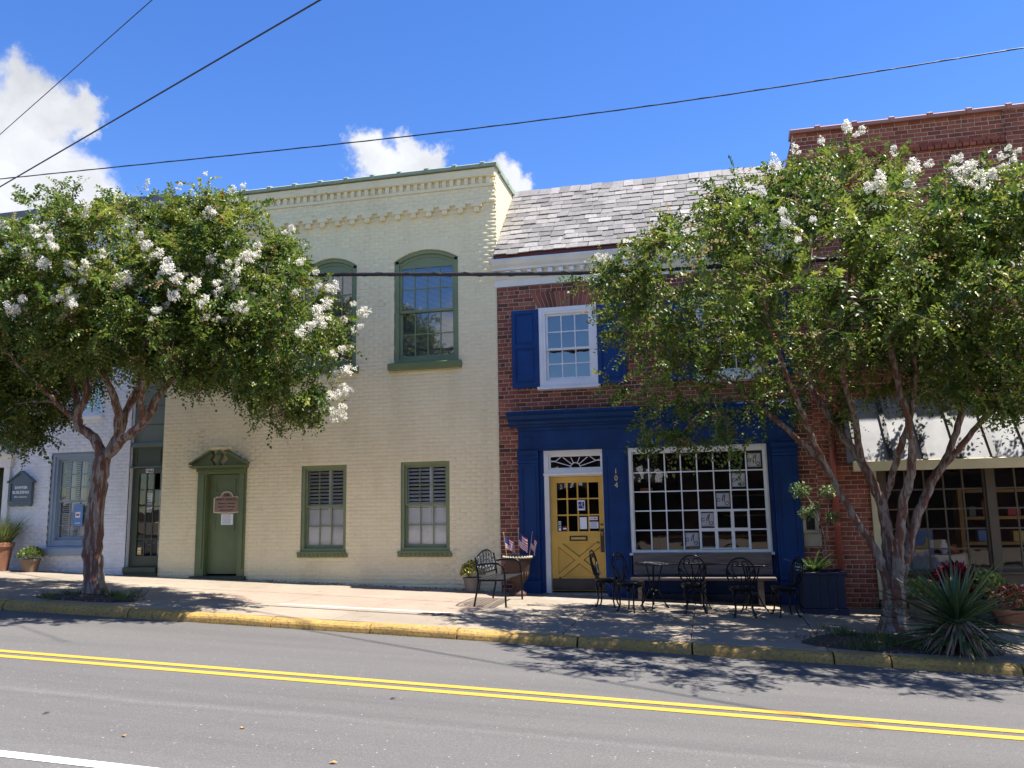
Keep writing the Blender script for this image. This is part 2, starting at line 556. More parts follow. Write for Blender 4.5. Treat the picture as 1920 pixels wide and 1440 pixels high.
def make_glass(name, base):
    m, nt, b = new_mat(name)
    nt.nodes.remove(b)
    tr = N(nt, 'ShaderNodeBsdfTransparent')
    tr.inputs['Color'].default_value = (.96, .975, .97, 1)
    gl = N(nt, 'ShaderNodeBsdfGlossy')
    gl.inputs['Roughness'].default_value = .015
    gl.inputs['Color'].default_value = (1, 1, 1, 1)
    n = pos_noise(nt, 2.6, 2, .4)
    bn = N(nt, 'ShaderNodeBump')
    bn.inputs['Strength'].default_value = .10
    bn.inputs['Distance'].default_value = .02
    nt.links.new(n.outputs['Fac'], bn.inputs['Height'])
    nt.links.new(bn.outputs[0], gl.inputs['Normal'])
    fr = N(nt, 'ShaderNodeFresnel')
    fr.inputs['IOR'].default_value = 1.5
    ad = N(nt, 'ShaderNodeMath', operation='ADD', use_clamp=True)
    nt.links.new(fr.outputs[0], ad.inputs[0])
    ad.inputs[1].default_value = base
    ms = N(nt, 'ShaderNodeMixShader')
    nt.links.new(ad.outputs[0], ms.inputs['Fac'])
    nt.links.new(tr.outputs[0], ms.inputs[1])
    nt.links.new(gl.outputs[0], ms.inputs[2])
    nt.links.new(ms.outputs[0], nt.nodes['Material Output'].inputs['Surface'])


make_glass('glass', .01)
make_glass('glass_upper', .15)


def make_wood():
    m, nt, b = new_mat('bench_wood')
    n1 = pos_noise(nt, 4, 7, .65, (.35, 6, 6))
    r1 = ramp(nt, n1.outputs['Fac'], [(.3, (.075, .055, .045)), (.55, (.16, .125, .105)), (.75, (.235, .19, .165))])
    nt.links.new(r1.outputs[0], b.inputs['Base Color'])
    b.inputs['Roughness'].default_value = .8
    bump(nt, b, n1.outputs['Fac'], .4, .01)


make_wood()

# ------------------------------------------------------------------ mesh helpers


def tag(o, label=None, cat=None, group=None, kind=None):
    if label:
        o['label'] = label
    if cat:
        o['category'] = cat
    if group:
        o['group'] = group
    if kind:
        o['kind'] = kind
    return o


def wloc(o):
    v = Vector((0, 0, 0))
    while o is not None:
        v = v + Vector(o.location)
        o = o.parent
    return v


def empty(name, loc, label, cat, group=None):
    o = bpy.data.objects.new(name, None)
    COL.objects.link(o)
    o.location = loc
    o.empty_display_size = .2
    return tag(o, label, cat, group)


class MB:
    """collects boxes, tubes, prisms and turned shapes for one mesh"""

    def __init__(self):
        self.v, self.f, self.m = [], [], []

    def add(self, vs, fs, mi=0):
        o = len(self.v)
        self.v += [tuple(p) for p in vs]
        self.f += [tuple(i + o for i in f) for f in fs]
        self.m += [mi] * len(fs)
        return self

    def box(self, x0, x1, y0, y1, z0, z1, mi=0, c=0.0):
        if c <= 0:
            vs = [(x0, y0, z0), (x1, y0, z0), (x1, y1, z0), (x0, y1, z0), (x0, y0, z1), (x1, y0, z1), (x1, y1, z1), (x0, y1, z1)]
            return self.add(vs, [(0, 1, 5, 4), (1, 2, 6, 5), (2, 3, 7, 6), (3, 0, 4, 7), (4, 5, 6, 7), (3, 2, 1, 0)], mi)
        c = min(c, abs(x1 - x0) * .3, abs(y1 - y0) * .3, abs(z1 - z0) * .3)
        vs = []
        for zz, ins in ((z0, c), (z0 + c, 0), (z1 - c, 0), (z1, c)):
            xa, xb, ya, yb = x0 + ins, x1 - ins, y0 + ins, y1 - ins
            k = c * .6 if ins == 0 else c * .3
            vs += [(xa + k, ya, zz), (xb - k, ya, zz), (xb, ya + k, zz), (xb, yb - k, zz), (xb - k, yb, zz), (xa + k, yb, zz), (xa, yb - k, zz), (xa, ya + k, zz)]
        fs = []
        for r in range(3):
            for i in range(8):
                fs.append((r * 8 + i, r * 8 + (i + 1) % 8, r * 8 + 8 + (i + 1) % 8, r * 8 + 8 + i))
        fs += [tuple(range(7, -1, -1)), tuple(range(24, 32))]
        return self.add(vs, fs, mi)

    def quad(self, a, b, c, d, mi=0):
        return self.add([a, b, c, d], [(0, 1, 2, 3)], mi)

    def prism_x(self, prof, x0, x1, mi=0, z_at=None):
        """profile of (y,z) points, counter clockwise seen from +x, run from x0 to x1"""
        n = len(prof)
        vs = [(x0, y, z) for y, z in prof] + [(x1, y, z) for y, z in prof]
        fs = [(i, (i + 1) % n, n + (i + 1) % n, n + i) for i in range(n)]
        fs = [tuple(reversed(f)) for f in fs]
        fs += [tuple(range(n)), tuple(range(2 * n - 1, n - 1, -1))]
        return self.add(vs, fs, mi)

    def prism_y(self, prof, y0, y1, mi=0):
        """outline of (x,z) points, counter clockwise seen from the street, from y0 (front) to y1"""
        n = len(prof)
        vs = [(x, y0, z) for x, z in prof] + [(x, y1, z) for x, z in prof]
        fs = [tuple(range(n)), tuple(range(2 * n - 1, n - 1, -1))]
        fs += [(i, n + i, n + (i + 1) % n, (i + 1) % n) for i in range(n)]
        return self.add(vs, fs, mi)

    def tube(self, pts, rad, sides=6, mi=0, cap=True):
        pts = [np.array(p, float) for p in pts]
        n = len(pts)
        rads = rad if hasattr(rad, '__len__') else [rad] * n
        up = None
        rings = []
        for i in range(n):
            t = pts[min(i + 1, n - 1)] - pts[max(i - 1, 0)]
            t = t / (np.linalg.norm(t) + 1e-9)
            if up is None:
                up = np.array([0, 0, 1.]) if abs(t[2]) < .9 else np.array([1., 0, 0])
            s = np.cross(t, up)
            s /= np.linalg.norm(s) + 1e-9
            up = np.cross(s, t)
            rings.append([pts[i] + rads[i] * (math.cos(a) * s + math.sin(a) * up) for a in [2 * math.pi * k / sides for k in range(sides)]])
        vs = [p for r in rings for p in r]
        fs = []
        for i in range(n - 1):
            for k in range(sides):
                a, b = i * sides + k, i * sides + (k + 1) % sides
                fs.append((a, b, b + sides, a + sides))
        if cap:
            fs.append(tuple(range(sides - 1, -1, -1)))
            fs.append(tuple(range((n - 1) * sides, n * sides)))
        return self.add(vs, fs, mi)

    def lathe(self, prof, sides=20, cx=0, cy=0, mi=0, cap=True):
        """profile of (radius, z) bottom to top"""
        n = len(prof)
        vs = [(cx + r * math.cos(2 * math.pi * k / sides), cy + r * math.sin(2 * math.pi * k / sides), z) for r, z in prof for k in range(sides)]
        fs = []
        for i in range(n - 1):
            for k in range(sides):
                a, b = i * sides + k, i * sides + (k + 1) % sides
                fs.append((a, b, b + sides, a + sides))
        if cap:
            fs.append(tuple(range(sides - 1, -1, -1)))
            fs.append(tuple(range((n - 1) * sides, n * sides)))
        return self.add(vs, fs, mi)

    def build(self, name, mat, parent=None, smooth=False, loc=None, kind=None, label=None):
        """link as one object; vertices are given in world space unless loc is set (then local)"""
        me = bpy.data.meshes.new(name)
        off = Vector((0, 0, 0))
        if loc is None and parent is not None:
            off = wloc(parent)
        me.from_pydata([(a - off.x, b - off.y, c - off.z) for a, b, c in self.v], [], self.f)
        mats = mat if isinstance(mat, (list, tuple)) else [mat]
        for k in mats:
            me.materials.append(MATS[k])
        if len(mats) > 1:
            me.polygons.foreach_set('material_index', self.m)
        if smooth:
            me.polygons.foreach_set('use_smooth', [True] * len(me.polygons))
        me.update()
        o = bpy.data.objects.new(name, me)
        COL.objects.link(o)
        if parent is not None:
            o.parent = parent
        if loc is not None:
            o.location = loc
        if kind:
            o['kind'] = kind
        if label:
            o['label'] = label
        return o


def child(name, mesh, parent, loc=(0, 0, 0), rot=None, scale=None):
    o = bpy.data.objects.new(name, mesh)
    COL.objects.link(o)
    o.parent = parent
    o.location = loc
    if rot is not None:
        o.rotation_euler = rot
    if scale is not None:
        o.scale = scale
    return o


def copy_tree(o, parent=None):
    c = o.copy()
    COL.objects.link(c)
    c.parent = parent
    for ch in list(o.children):
        copy_tree(ch, c)
    return c


def np_mesh(name, verts, faces, mat, tone=None, smooth=False):
    """fast mesh from arrays; faces (M,k) all the same size; tone one value per face"""
    me = bpy.data.meshes.new(name)
    k = faces.shape[1]
    me.vertices.add(len(verts))
    me.vertices.foreach_set('co', np.asarray(verts, np.float32).ravel())
    me.loops.add(faces.size)
    me.loops.foreach_set('vertex_index', faces.astype(np.int32).ravel())
    me.polygons.add(len(faces))
    me.polygons.foreach_set('loop_start', np.arange(0, faces.size, k, dtype=np.int32))
    me.polygons.foreach_set('loop_total', np.full(len(faces), k, np.int32))
    if tone is not None:
        a = me.attributes.new('tone', 'FLOAT', 'FACE')
        a.data.foreach_set('value', np.asarray(tone, np.float32))
    me.materials.append(MATS[mat])
    me.update(calc_edges=True)
    me.validate()
    if smooth:
        me.polygons.foreach_set('use_smooth', [True] * len(me.polygons))
    return me


def smooth_path(pts, n=6):
    """Catmull-Rom through points"""
    P = [np.array(p, float) for p in pts]
    P = [2 * P[0] - P[1]] + P + [2 * P[-1] - P[-2]]
    out = []
    for i in range(1, len(P) - 2):
        for k in range(n):
            t = k / n
            out.append(.5 * ((2 * P[i]) + (-P[i - 1] + P[i + 1]) * t + (2 * P[i - 1] - 5 * P[i] + 4 * P[i + 1] - P[i + 2]) * t * t
                             + (-P[i - 1] + 3 * P[i] - 3 * P[i + 1] + P[i + 2]) * t ** 3))
    out.append(P[-2])
    return out


def text_part(body, size, x, y, z, mat, parent, name='lettering', bold=0.0, shear=0.0, align='CENTER', width=None):
    cu = bpy.data.curves.new('txt', 'FONT')
    cu.body = body
    cu.size = size
    cu.align_x = align
    cu.extrude = .0015
    cu.offset = bold
    cu.shear = shear
    cu.resolution_u = 3
    t = bpy.data.objects.new('txt', cu)
    COL.objects.link(t)
    bpy.context.view_layer.update()
    dg = bpy.context.evaluated_depsgraph_get()
    me = bpy.data.meshes.new_from_object(t.evaluated_get(dg))
    bpy.data.objects.remove(t)
    me.name = name
    me.materials.clear()
    me.materials.append(MATS[mat])
    o = bpy.data.objects.new(name, me)
    COL.objects.link(o)
    o.parent = parent
    off = wloc(parent)
    o.location = (x - off.x, y - off.y, z - off.z)
    o.rotation_euler = (R(90), 0, 0)
    if width:
        xs = [v.co.x for v in me.vertices]
        if xs:
            w = max(xs) - min(xs)
            o.scale = (width / w, 1, 1)
    return o


# ------------------------------------------------------------------ ground surfaces


def zw(x):
    return -.028 - .037 * x


def zs(x, y):
    t = min(max(-y / 4.5, 0), 1)
    return zw(x) * (1 - t) + (-.073 - .044 * x) * t


def zr(x, y):
    return -.19 - .0425 * x + .02 * min(1, max(0, (-4.5 - y) / 2.7))


def sheet(name, xs, ys, zf, mat, kind='structure', parent=None):
    b = MB()
    vs = [(x, y, zf(x, y)) for y in ys for x in xs]
    nx = len(xs)
    fs = [(j * nx + i, j * nx + i + 1, (j + 1) * nx + i + 1, (j + 1) * nx + i) for j in range(len(ys) - 1) for i in range(nx - 1)]
    b.add(vs, fs)
    o = b.build(name, mat, parent, smooth=True)
    if kind:
        o['kind'] = kind
    return o


GX = [-70, -45] + list(np.arange(-30, 30.1, 1.5)) + [45, 70]
sheet('ground', [-400, -70, 0, 70, 400], [-400, -60, 0, 60, 400], lambda x, y: -.0425 * x - .75 if abs(x) < 200 else -.0425 * math.copysign(200, x) - .75, 'soil')
tag(sheet('road', GX, list(np.arange(-13.2, -4.39, .8)) + [-4.39], zr, 'asphalt'), 'grey asphalt road sloping down past the shops', 'road')
for y0, y1 in ((-7.24, -7.13), (-7.47, -7.36)):
    tag(sheet('centre_line', GX, [y0, y1], lambda x, y: zr(x, y) + .004, 'yellow_line'), 'yellow centre line painted on the road', 'road marking', 'double yellow line')
tag(sheet('edge_line', GX, [-10.17, -10.06], lambda x, y: zr(x, y) + .004, 'white_line'), 'white edge line painted on the road', 'road marking')
far = sheet('far_sidewalk', GX, [-26, -20, -13.05], lambda x, y: -.06 - .0425 * x, 'concrete')
tag(far, 'pavement on the opposite side of the road', 'pavement')
fk = MB()
for i in range(len(GX) - 1):
    a, c = GX[i], GX[i + 1]
    fk.quad((a, -13.05, zr(a, -13) - .05), (a, -13.05, -.06 - .0425 * a), (c, -13.05, -.06 - .0425 * c), (c, -13.05, zr(c, -13) - .05))
fk.build('kerb_face', 'concrete', far)

walk = sheet('sidewalk', GX, [-4.34, -2.2, .3], lambda x, y: zs(x, y) - .016, 'joint_dirt')
tag(walk, 'concrete pavement in front of the shops', 'pavement')


def slab(x0, x1, y0, y1, mat, lift=0.0, skew=0.0):
    g = .007
    x0, x1, y0, y1 = x0 + g, x1 - g, y0 + g, y1 - g
    nx = 3
    b = MB()
    dz = random.uniform(-.003, .003) + lift
    ring = [(x0, y0), (x1, y0), (x1 + skew, y1), (x0 + skew, y1)]
    c = .008
    cx, cy = sum(p[0] for p in ring) / 4, sum(p[1] for p in ring) / 4
    inn = [(px + math.copysign(c, cx - px), py + math.copysign(c, cy - py)) for px, py in ring]
    vs = [(px, py, zs(px, py) - .05) for px, py in ring] + [(px, py, zs(px, py) + dz - c * .6) for px, py in ring] + [(px, py, zs(px, py) + dz) for px, py in inn]
    fs = [(8, 9, 10, 11)]
    for i in range(4):
        j = (i + 1) % 4
        fs += [(i, j, 4 + j, 4 + i), (4 + i, 4 + j, 8 + j, 8 + i)]
    b.add(vs, fs)
    return b.build('slab', mat, walk)


random.seed(3)
x = -22.0
while x < 14:
    w = random.choice([1.45, 1.55, 1.6])
    pink = -9.6 < x < -3.9
    slab(x, x + w, -1.42, -.12, 'concrete_pink' if pink and x > -8 else 'concrete')
    slab(x, x + w, -3.02, -1.42, 'concrete_pink' if pink else 'concrete')
    if -7.4 < x < -4.9:
        slab(x, x + w, -3.14, -3.02, 'concrete_white', .002)
        slab(x, x + w, -4.32, -3.14, 'concrete')
    else:
        slab(x, x + w, -4.32, -3.02, 'concrete')
    x += w
# pebbly strips set along the wall foot
for xa, xb, ya, yb in ((-2.9, -1.7, -1.1, -.22), (-6.4, -5.3, -.42, -.13)):
    slab(xa, xb, ya, yb, 'aggregate', .006)

kerb = sheet('kerb', GX, [-4.52, -4.32], lambda x, y: zr(x, y) - .02, 'joint_dirt')
tag(kerb, 'yellow painted concrete kerb along the pavement', 'kerb')
random.seed(11)
x = -24.0
joints = [-24, -21.2, -18.4, -15.6, -12.8, -10.3, -8.15, -5.9, -4.45, -3.25, -1.68, -.28, 1.33, 1.95, 3.3, 4.9, 7.2, 9.5, 12, 14.5]
for a, c in zip(joints[:-1], joints[1:]):
    g = random.uniform(.006, .014)
    b = MB()
    n = max(3, int((c - a) / .22))
    prof_n = 9
    rows = []
    j0 = random.uniform(-.006, .006)
    for i in range(n + 1):
        xx = a + g + (c - a - 2 * g) * i / n
        top = -.073 - .044 * xx + j0 + random.uniform(-.004, .004)
        bot = zr(xx, -4.5) - .06
        e = random.uniform(.0, .012) if 0 < i < n else .012
        yf = -4.505 + random.uniform(-.004, .006)
        rows.append([(xx, -4.30, bot), (xx, -4.30, top - .004), (xx, -4.33, top), (xx, -4.43, top - .002), (xx, yf + .05, top - .008 - e * .4), (xx, yf + .018, top - .026 - e),
                     (xx, yf + .004, top - .055 - e * .5), (xx, yf - .004, top - .10), (xx, yf - .012, bot)])
    vs = [p for r in rows for p in r]
    fs = [(i * prof_n + k, (i + 1) * prof_n + k, (i + 1) * prof_n + k + 1, i * prof_n + k + 1) for i in range(n) for k in range(prof_n - 1)]
    fs = [tuple(reversed(f)) for f in fs]
    fs += [tuple(range(prof_n)), tuple(range(len(vs) - 1, len(vs) - prof_n - 1, -1))]
    b.add(vs, fs)
    b.build('kerb_stone', 'kerb_yellow', kerb, smooth=False)

# ------------------------------------------------------------------ brick walls
_ch = .004


def brick_unit(L, H, D=.03, ch=.004):
    vs = np.array([(0, D, 0), (L, D, 0), (L, D, H), (0, D, H), (0, ch, 0), (L, ch, 0), (L, ch, H), (0, ch, H),
                   (ch, 0, ch), (L - ch, 0, ch), (L - ch, 0, H - ch), (ch, 0, H - ch)], float)
    fs = [(8, 9, 10, 11)]
    for i in range(4):
        j = (i + 1) % 4
        fs += [(i, j, 4 + j, 4 + i), (4 + i, 4 + j, 8 + j, 8 + i)]
    return vs, np.array(fs)


def brick_wall(bld, x0, x1, z0, z1, holes, mat, mortar, course=.078, L=.205, joint=.011, singles=300, prefer=None, y=0.0,
               rough_jit=.0025, name='wall', rec=.007, header_every=0, base=None, mortar_holes=None, thick=.22, ch=.004):
    """holes: functions z0,z1 -> list of excluded (xa, xb). returns the wall part"""
    mb = MB()
    # mortar backing in vertical strips between hole edges
    zs_ = sorted(set([z0, z1] + [h for hh in (mortar_holes or []) for h in (hh[2], hh[3]) if z0 < h < z1]))
    for za, zb in zip(zs_[:-1], zs_[1:]):
        cuts = sorted([(hh[0], hh[1]) for hh in (mortar_holes or []) if hh[2] < (za + zb) / 2 < hh[3]])
        xa = x0
        for ca, cb in cuts + [(x1, x1)]:
            if ca > xa + 1e-4:
                zl = za
                mb.box(xa, ca, y + rec, y + thick, zl, zb)
            xa = max(xa, cb)
    wall = mb.build(name, mortar, bld)
    off = wloc(wall)
    nrow = int(round((z1 - z0) / course))
    course = (z1 - z0) / nrow
    H = course - joint
    cand = []
    for r in range(nrow):
        za = z0 + r * course
        ex = []
        for h in holes:
            ex += h(za, za + H)
        if base is not None:
            pass
        ex = sorted(ex)
        xa = x0
        spans = []
        for ca, cb in ex + [(x1, x1)]:
            if ca > xa + .02:
                spans.append((xa, min(ca, x1)))
            xa = max(xa, cb)
        hd = header_every and r % header_every == header_every - 1
        pitch = (L * .5 if hd else L + joint)
        ph = (r % 2) * pitch * .5 + random.uniform(-.012, .012)
        for sa, sb in spans:
            k = math.floor((sa - x0 - ph) / pitch)
            xx = x0 + ph + k * pitch
            while xx < sb - .01:
                a = max(sa + (joint * .5 if xx > sa else 0), xx)
                c = min(sb, xx + pitch - joint)
                xx += pitch
                if c - a > .022:
                    cand.append((a, c, za, H, (not hd) and abs((c - a) - L) < 1e-6))
    full = [i for i, c in enumerate(cand) if c[4]]
    if prefer:
        full = [i for i in full if prefer(cand[i][0], cand[i][2])]
    random.shuffle(full)
    if singles and len(full) > singles:
        # keep whole neighbourhoods together: nearest to the preferred spot first
        full.sort(key=lambda i: (round(cand[i][2] / .6), cand[i][0]))
        full = full[:singles]
    chosen = set(full[:singles])
    uv, uf = brick_unit(L, H, ch=ch)
    um = np_mesh('brick', uv, uf, mat + '_single')
    for i in chosen:
        a, c, za, h, _ = cand[i]
        child('brick', um, wall, (a - off.x, y + random.uniform(-rough_jit, rough_jit) - off.y, za - off.z),
              (random.uniform(-.006, .006), 0, random.uniform(-.006, .006)))
    V, Fc, T = [], [], []
    n = 0
    for i, (a, c, za, h, _) in enumerate(cand):
        if i in chosen:
            continue
        v, f = brick_unit(c - a, h, ch=ch)
        v = v + np.array([a - off.x, y - off.y + random.uniform(-rough_jit, rough_jit), za - off.z + random.uniform(-.001, .001)])
        V.append(v)
        Fc.append(f + n)
        n += len(v)
        T += [random.random()] * len(f)
    if V:
        me = np_mesh('bricks', np.concatenate(V), np.concatenate(Fc), mat, T)
        o = child('brick_courses', me, wall)
        o['kind'] = 'stuff'
    return wall


def rect_hole(xa, xb, za, zb):
    def f(a, b):
        return [(xa, xb)] if a < zb - .012 and b > za + .012 else []
    return f


def arch_hole(cx, half, za, spring, rise, ring=.0):
    """segmental arch head"""
    rad = (half * half + rise * rise) / (2 * rise)
    cz = spring + rise - rad
    def f(a, b):
        if b < za + .012 or a > spring + rise + ring:
            return []
        if a < spring and ring == 0:
            return [(cx - half, cx + half)]
        zz = a
        rr = rad + ring
        if zz <= spring:
            return [(cx - half, cx + half)]
        w = rr * rr - (zz - cz) ** 2
        if w <= 0:
            return []
        w = math.sqrt(w)
        return [(cx - min(w, half + ring), cx + min(w, half + ring))]
    f.rad, f.cz = rad, cz
    return f


# ------------------------------------------------------------------ windows


def frame_rect(b, x0, x1, z0, z1, w, y0, y1, mi=0, wb=None, wt=None):
    wb = wb or w
    wt = wt or w
    b.box(x0, x0 + w, y0, y1, z0, z1, mi)
    b.box(x1 - w, x1, y0, y1, z0, z1, mi)
    b.box(x0 + w, x1 - w, y0 + .001, y1 - .001, z0, z0 + wb, mi)
    b.box(x0 + w, x1 - w, y0 + .001, y1 - .001, z1 - wt, z1, mi)


def grid_panes(part, x0, x1, z0, z1, nx, nz, bar, y, glass, barmat, bd=.02, jitter=True):
    """muntin bars and one pane for each opening"""
    off = wloc(part)
    pw, pz = (x1 - x0) / nx, (z1 - z0) / nz
    for i in range(1, nx):
        MB().box(x0 + i * pw - bar / 2, x0 + i * pw + bar / 2, y - bd / 2, y + bd / 2, z0, z1).build('muntin', barmat, part)
    for j in range(1, nz):
        MB().box(x0, x1, y - bd / 2 + .002, y + bd / 2 - .002, z0 + j * pz - bar / 2, z0 + j * pz + bar / 2).build('muntin', barmat, part)
    me = bpy.data.meshes.new('pane')
    me.from_pydata([(-pw / 2, 0, -pz / 2), (pw / 2, 0, -pz / 2), (pw / 2, 0, pz / 2), (-pw / 2, 0, pz / 2)], [], [(0, 1, 2, 3)])
    me.materials.append(MATS[glass])
    for i in range(nx):
        for j in range(nz):
            rx, rz = (random.uniform(-.006, .006), random.uniform(-.006, .006)) if jitter else (0, 0)
            child('pane', me, part, (x0 + (i + .5) * pw - off.x, y + .004 - off.y, z0 + (j + .5) * pz - off.z), (rx, 0, rz))


def sash_pair(bld, x0, x1, z0, z1, y, fmat, smat, nx, nz, glass, rail=.045, casing=.07, name='window', zmid=None, bar=.018, arch=None):
    """double-hung window filling the opening"""
    b = MB()
    if arch is None:
        frame_rect(b, x0, x1, z0, z1, casing, y - .10, y + .06, wt=casing)
    else:
        rad, cz, spring = arch
        b.box(x0, x0 + casing, y - .10, y + .06, z0, spring)
        b.box(x1 - casing, x1, y - .10, y + .06, z0, spring)
        b.box(x0 + casing, x1 - casing, y - .099, y + .059, z0, z0 + casing)
    win = b.build(name, fmat, bld)
    xi0, xi1, zi0, zi1 = x0 + casing, x1 - casing, z0 + casing, z1 - (casing if arch is None else .0)
    zm = zmid or (zi0 + zi1) / 2
    if arch is not None:
        rad, cz, spring = arch
        cx = (x0 + x1) / 2
        zi1 = spring - .10
        zm = zmid or (zi0 + zi1) / 2
        for nm, rr0, rr1, ya, yb, mt in (('arch_casing', rad - .075, rad - .002, y - .10, y + .05, fmat), ('arch_bead', rad - .14, rad - .0755, y - .06, y + .05, fmat)):
            a = MB()
            prof_o, prof_i = [], []
            K = 16
            for k in range(K + 1):
                t = -1 + 2 * k / K
                for rr, lst in ((rr1, prof_o), (rr0, prof_i)):
                    half = (x1 - x0) / 2 - .001
                    ang = math.asin(min(.999, half / rad)) * t
                    lst.append((cx + rr * math.sin(ang), cz + rr * math.cos(ang)))
            for k in range(K):
                a.prism_y([prof_i[k], prof_i[k + 1], prof_o[k + 1], prof_o[k]], ya, yb)
            a.build(nm, mt, win)
        # tympanum board filling the head above the sash
        pts = [(x0 + casing - .01, zi1), (x1 - casing + .01, zi1)]
        for k in range(13):
            t = 1 - 2 * k / 12
            ang = math.asin(min(.999, ((x1 - x0) / 2 - .02) / rad)) * t
            pts.append((cx + (rad - .13) * math.sin(ang), cz + (rad - .13) * math.cos(ang)))
        MB().prism_y(pts, y - .045, y + .03).build('head_board', fmat, win)
    yu, yl = y - .035, y + .0
    for nm, za, zb, yy in (('upper_sash', zm - rail / 2, zi1, yu), ('lower_sash', zi0, zm + rail / 2, yl)):
        s = MB()
        frame_rect(s, xi0 + .002, xi1 - .002, za, zb, rail, yy - .016, yy + .016, wb=rail * (1.5 if nm == 'lower_sash' else 1))
        s.build(nm, smat, win)
        zb0 = za + rail * (1.5 if nm == 'lower_sash' else 1)
        grid_panes(win, xi0 + rail, xi1 - rail, zb0, zb - rail, nx, nz, bar, yy, glass, smat)
    return win, (xi0, xi1, zi0, zi1, zm)


def louvres(win, x0, x1, z0, z1, y, pitch, ang, mat, name='interior_shutter', depth=.045, stile=.035):
    b = MB()
    b.box(x0, x0 + stile, y - .015, y + .015, z0, z1)
    b.box(x1 - stile, x1, y - .015, y + .015, z0, z1)
    b.box(x0 + stile, x1 - stile, y - .014, y + .014, z0, z0 + .04)
    b.box(x0 + stile, x1 - stile, y - .014, y + .014, z1 - .04, z1)
    n = int((z1 - z0 - .09) / pitch)
    for i in range(n):
        zc = z0 + .05 + (i + .5) * (z1 - z0 - .1) / n
        dy, dz = depth / 2 * math.cos(ang), depth / 2 * math.sin(ang)
        nx_, nz_ = -math.sin(ang) * .003, math.cos(ang) * .003
        xs0, xs1 = x0 + stile, x1 - stile
        p = [(y - dy - nx_, zc - dz - nz_), (y + dy - nx_, zc + dz - nz_), (y + dy + nx_, zc + dz + nz_), (y - dy + nx_, zc - dz + nz_)]
        b.prism_x(p, xs0, xs1)
    return b.build(name, mat, win)


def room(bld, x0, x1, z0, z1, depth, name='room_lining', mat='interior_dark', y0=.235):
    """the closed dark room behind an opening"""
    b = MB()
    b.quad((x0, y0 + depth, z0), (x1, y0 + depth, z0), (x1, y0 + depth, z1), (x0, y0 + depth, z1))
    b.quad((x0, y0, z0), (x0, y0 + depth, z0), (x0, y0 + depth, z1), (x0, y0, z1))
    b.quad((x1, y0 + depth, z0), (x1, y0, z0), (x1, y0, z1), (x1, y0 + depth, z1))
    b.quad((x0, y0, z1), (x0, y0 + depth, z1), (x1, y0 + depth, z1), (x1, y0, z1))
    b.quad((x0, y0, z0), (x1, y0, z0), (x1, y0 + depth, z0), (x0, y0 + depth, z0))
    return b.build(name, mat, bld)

# ------------------------------------------------------------------ cream painted-brick building
cream = empty('cream_brick_building', (-7.4, 6, .2), 'two storey cream painted brick building with green arched windows', 'building')
XL, XR = -11.0, -3.78
UPW = [(-9.83, -8.67), (-7.85, -6.70), (-5.89, -4.56)]
holes, mh, arches = [], [], []
for a, c in UPW:
    ah = arch_hole((a + c) / 2, (c - a) / 2, 4.46, 6.55, .20, .0)
    arches.append(ah)
    holes.append(arch_hole((a + c) / 2, (c - a) / 2, 4.46, 6.55, .20, .0))
    mh.append((a, c, 4.46, 6.56))
LOW = [(-7.83, -6.87, .84, 2.52), (-5.74, -4.76, .845, 2.535)]
for h in LOW + [(-10.14, -9.04, .0, 2.54)]:
    holes.append(rect_hole(*h))
    mh.append(h)
for (a, c), ah in zip(UPW, arches):
    # stepped mortar openings under the arch curve
    for k in range(8):
        za, zb = 6.56 + k * .024, 6.56 + (k + 1) * .024
        w = ah.rad ** 2 - (za + .006 - ah.cz) ** 2
        if w > 0:
            w = min(math.sqrt(w), (c - a) / 2)
            mh.append(((a + c) / 2 - w, (a + c) / 2 + w, za, zb))
cw = brick_wall(cream, XL, XR, .0, 8.34, holes, 'brick_cream', 'mortar_cream', course=.0745, singles=300,
                prefer=lambda x, z: (x > -4.55 and .4 < z < 6.4) or (-6.6 < x < -4.0 and 2.7 < z < 4.2), rough_jit=.0009, rec=.003, joint=.007, ch=.0012, mortar_holes=mh)
# brick arch rings, one voussoir each
for (a, c), ah in zip(UPW, arches):
    amax = math.asin((c - a) / 2 / ah.rad)
    K = 17
    for k in range(K):
        t0, t1 = -amax + 2 * amax * k / K + .004, -amax + 2 * amax * (k + 1) / K - .004
        b = MB()
        cx = (a + c) / 2
        p = [(cx + rr * math.sin(t), ah.cz + rr * math.cos(t)) for rr, t in ((ah.rad + .001, t0), (ah.rad + .001, t1), (ah.rad + .21, t1), (ah.rad + .21, t0))]
        b.prism_y(p, -.004, .2)
        b.build('voussoir', 'brick_cream_single', cw)


def side_bricks(bld, X, y0, y1, z0, z1, mat, mortar, name='side_wall'):
    w = MB().box(X - .2, X - .007, y0, y1, z0, z1).build(name, mortar, bld)
    off = wloc(w)
    V, Fc, T, n = [], [], [], 0
    r = 0
    z = z0
    while z < z1 - .03:
        yy = y0 - (r % 2) * .107
        while yy < min(y1, 6):
            a, c = max(yy, y0), min(yy + .205, y1)
            if c - a > .03:
                v, f = brick_unit(c - a, .0655)
                v = np.stack([X - v[:, 1] - off.x, a + v[:, 0] - off.y, z + v[:, 2] - off.z], 1)
                V.append(v)
                Fc.append(f + n)
                n += len(v)
                T += [random.random()] * len(f)
            yy += .214
        z += .0745
        r += 1
    o = child('brick_courses', np_mesh('bricks', np.concatenate(V), np.concatenate(Fc), mat, T), w)
    o['kind'] = 'stuff'
    return w


